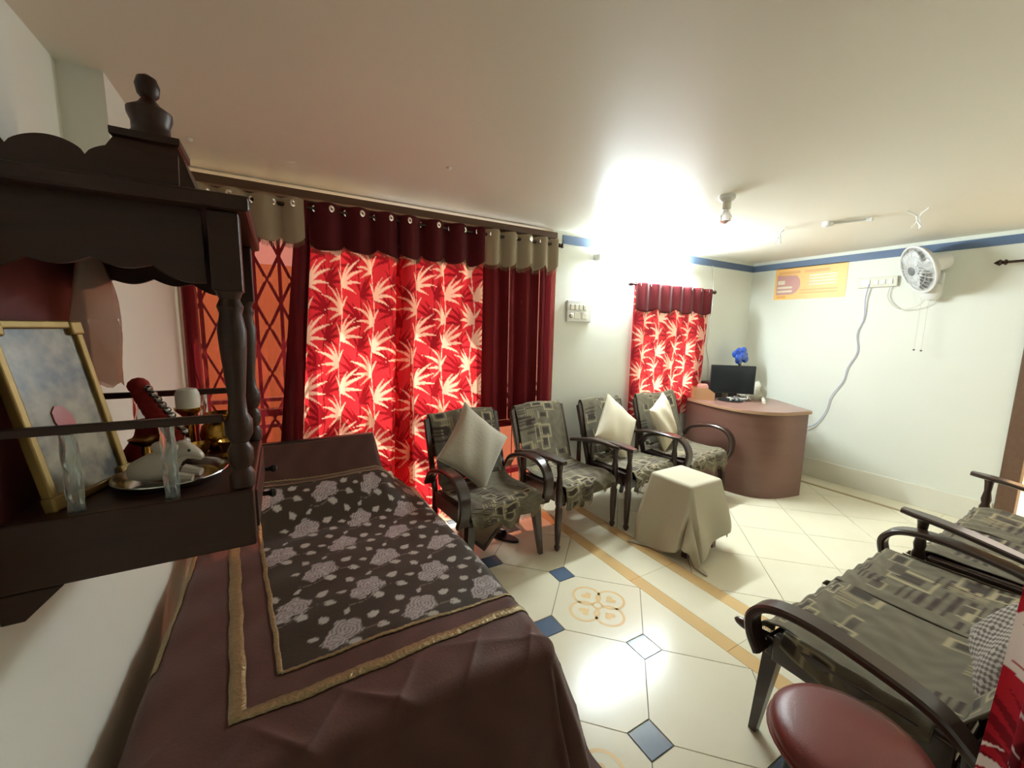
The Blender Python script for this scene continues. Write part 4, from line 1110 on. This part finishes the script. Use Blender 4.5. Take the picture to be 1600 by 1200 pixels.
idl = thing('red_garland', 'red cloth garland with silver beads on the shrine', 'garland', (-.345, 1.385, B1))
for k in range(11):
    t = k / 10; obj('red_puff', MB().ball((.02 + .07 * t, -.05 * t, .06 + .13 * (1 - t) ** 1.3), .024, .024, .022, 9, 6), M_redcl, idl, smooth=True)
for k in range(9):
    t = k / 8; obj('bead', MB().ball((.045 + .075 * t, -.03 - .05 * t, .075 + .11 * (1 - t)), .010, n=8, m=6), M_steel, idl, smooth=True)
obj('cloth_base', MB().lathe([(.055, 0), (.055, .02), (.03, .06), (.02, .10)], 16, (.03, 0, 0)), M_redcl, idl, smooth=True)
cn = thing('candle', 'round white candle on a small stand in the shrine', 'candle', (-.225, 1.37, B1))
obj('stand', MB().lathe([(.035, 0), (.03, .01), (.012, .03), (.012, .10), (.03, .12), (.032, .128)], 16), M_brass, cn, smooth=35)
obj('wax', MB().lathe([(.026, .128), (.027, .135), (.027, .165), (.022, .178), (.004, .182)], 18), M_candle, cn, smooth=40)
th = thing('steel_plate', 'round steel plate on the shrine shelf', 'plate', (-.228, 1.155, B1 + .001))
obj('dish', MB().lathe([(.002, .003), (.085, .003), (.10, .015), (.104, .017), (.105, .015), (.09, .0), (.002, .0)], 40), M_steel, th, smooth=30)
cw = thing('animal_figurine', 'pale ceramic animal figurine lying on the steel plate', 'figurine', (-.24, 1.13, B1 + .004), R_(-15))
fm = MB().loft([[Vector((x_, ry_ * cos(2 * PI * k / 14), z_ + rz_ * sin(2 * PI * k / 14))) for k in range(14)] for x_, ry_, rz_, z_ in
    ((-.062, .004, .004, .030), (-.055, .022, .020, .028), (-.03, .032, .030, .032), (0, .033, .036, .040), (.022, .028, .036, .050), (.036, .022, .026, .066), (.050, .020, .020, .070), (.062, .016, .015, .064), (.074, .012, .011, .056), (.080, .005, .005, .054))])
obj('body', fm, M_cer, cw, smooth=60)
for sg in (-1, 1):
    obj('ear', MB().ball((.038, sg * .026, .082), .006, .013, .009, 8, 6), M_cer, cw, smooth=True)
    obj('eye', MB().ball((.060, sg * .015, .072), .0035, n=8, m=6), M_black, cw, smooth=True)
    obj('foreleg', MB().tube([(.03, sg * .024, .018), (.065, sg * .02, .010)], [.012, .009], 8), M_cer, cw, smooth=True)
obj('hump', MB().ball((.0, 0, .078), .018, .012, .014, 10, 7), M_cer, cw, smooth=True)
pt = thing('brass_pot', 'round brass pot beside the shrine post', 'pot', (-.155, 1.36, B1))
obj('pot_body', MB().lathe([(.022, 0), (.030, .004), (.045, .025), (.050, .05), (.044, .078), (.030, .092), (.030, .10), (.040, .108), (.038, .109), (.027, .10), (.027, .09)], 28), M_brass, pt, smooth=40)
obj('pot_stand', MB().lathe([(.035, -.0), (.035, .004), (.02, .006)], 20), M_brass, pt)
pt.location.z = B1 + .0
lp = thing('oil_lamp', 'small brass oil lamp behind the steel plate', 'lamp', (-.30, 1.29, B1))
obj('lamp_dish', MB().lathe([(.016, 0), (.012, .015), (.010, .05), (.030, .062), (.034, .070), (.030, .068), (.004, .060)], 18), M_brass, lp, smooth=40)
for k, (x_, y_, c_) in enumerate(((-.135, 1.29, M_brass), (-.195, 1.29, M_brass))):
    e = thing('incense_cup', ('small brass cup near the shrine post', 'small brass cup behind the steel plate')[k], 'cup', (x_, y_, B1))
    obj('cup', MB().lathe([(.016, 0), (.018, .004), (.012, .012), (.020, .03), (.024, .045), (.021, .045), (.010, .018)], 16), c_, e, smooth=40)
    obj('base', MB().lathe([(.02, 0), (.02, .003), (.01, .004)], 14), c_, e)
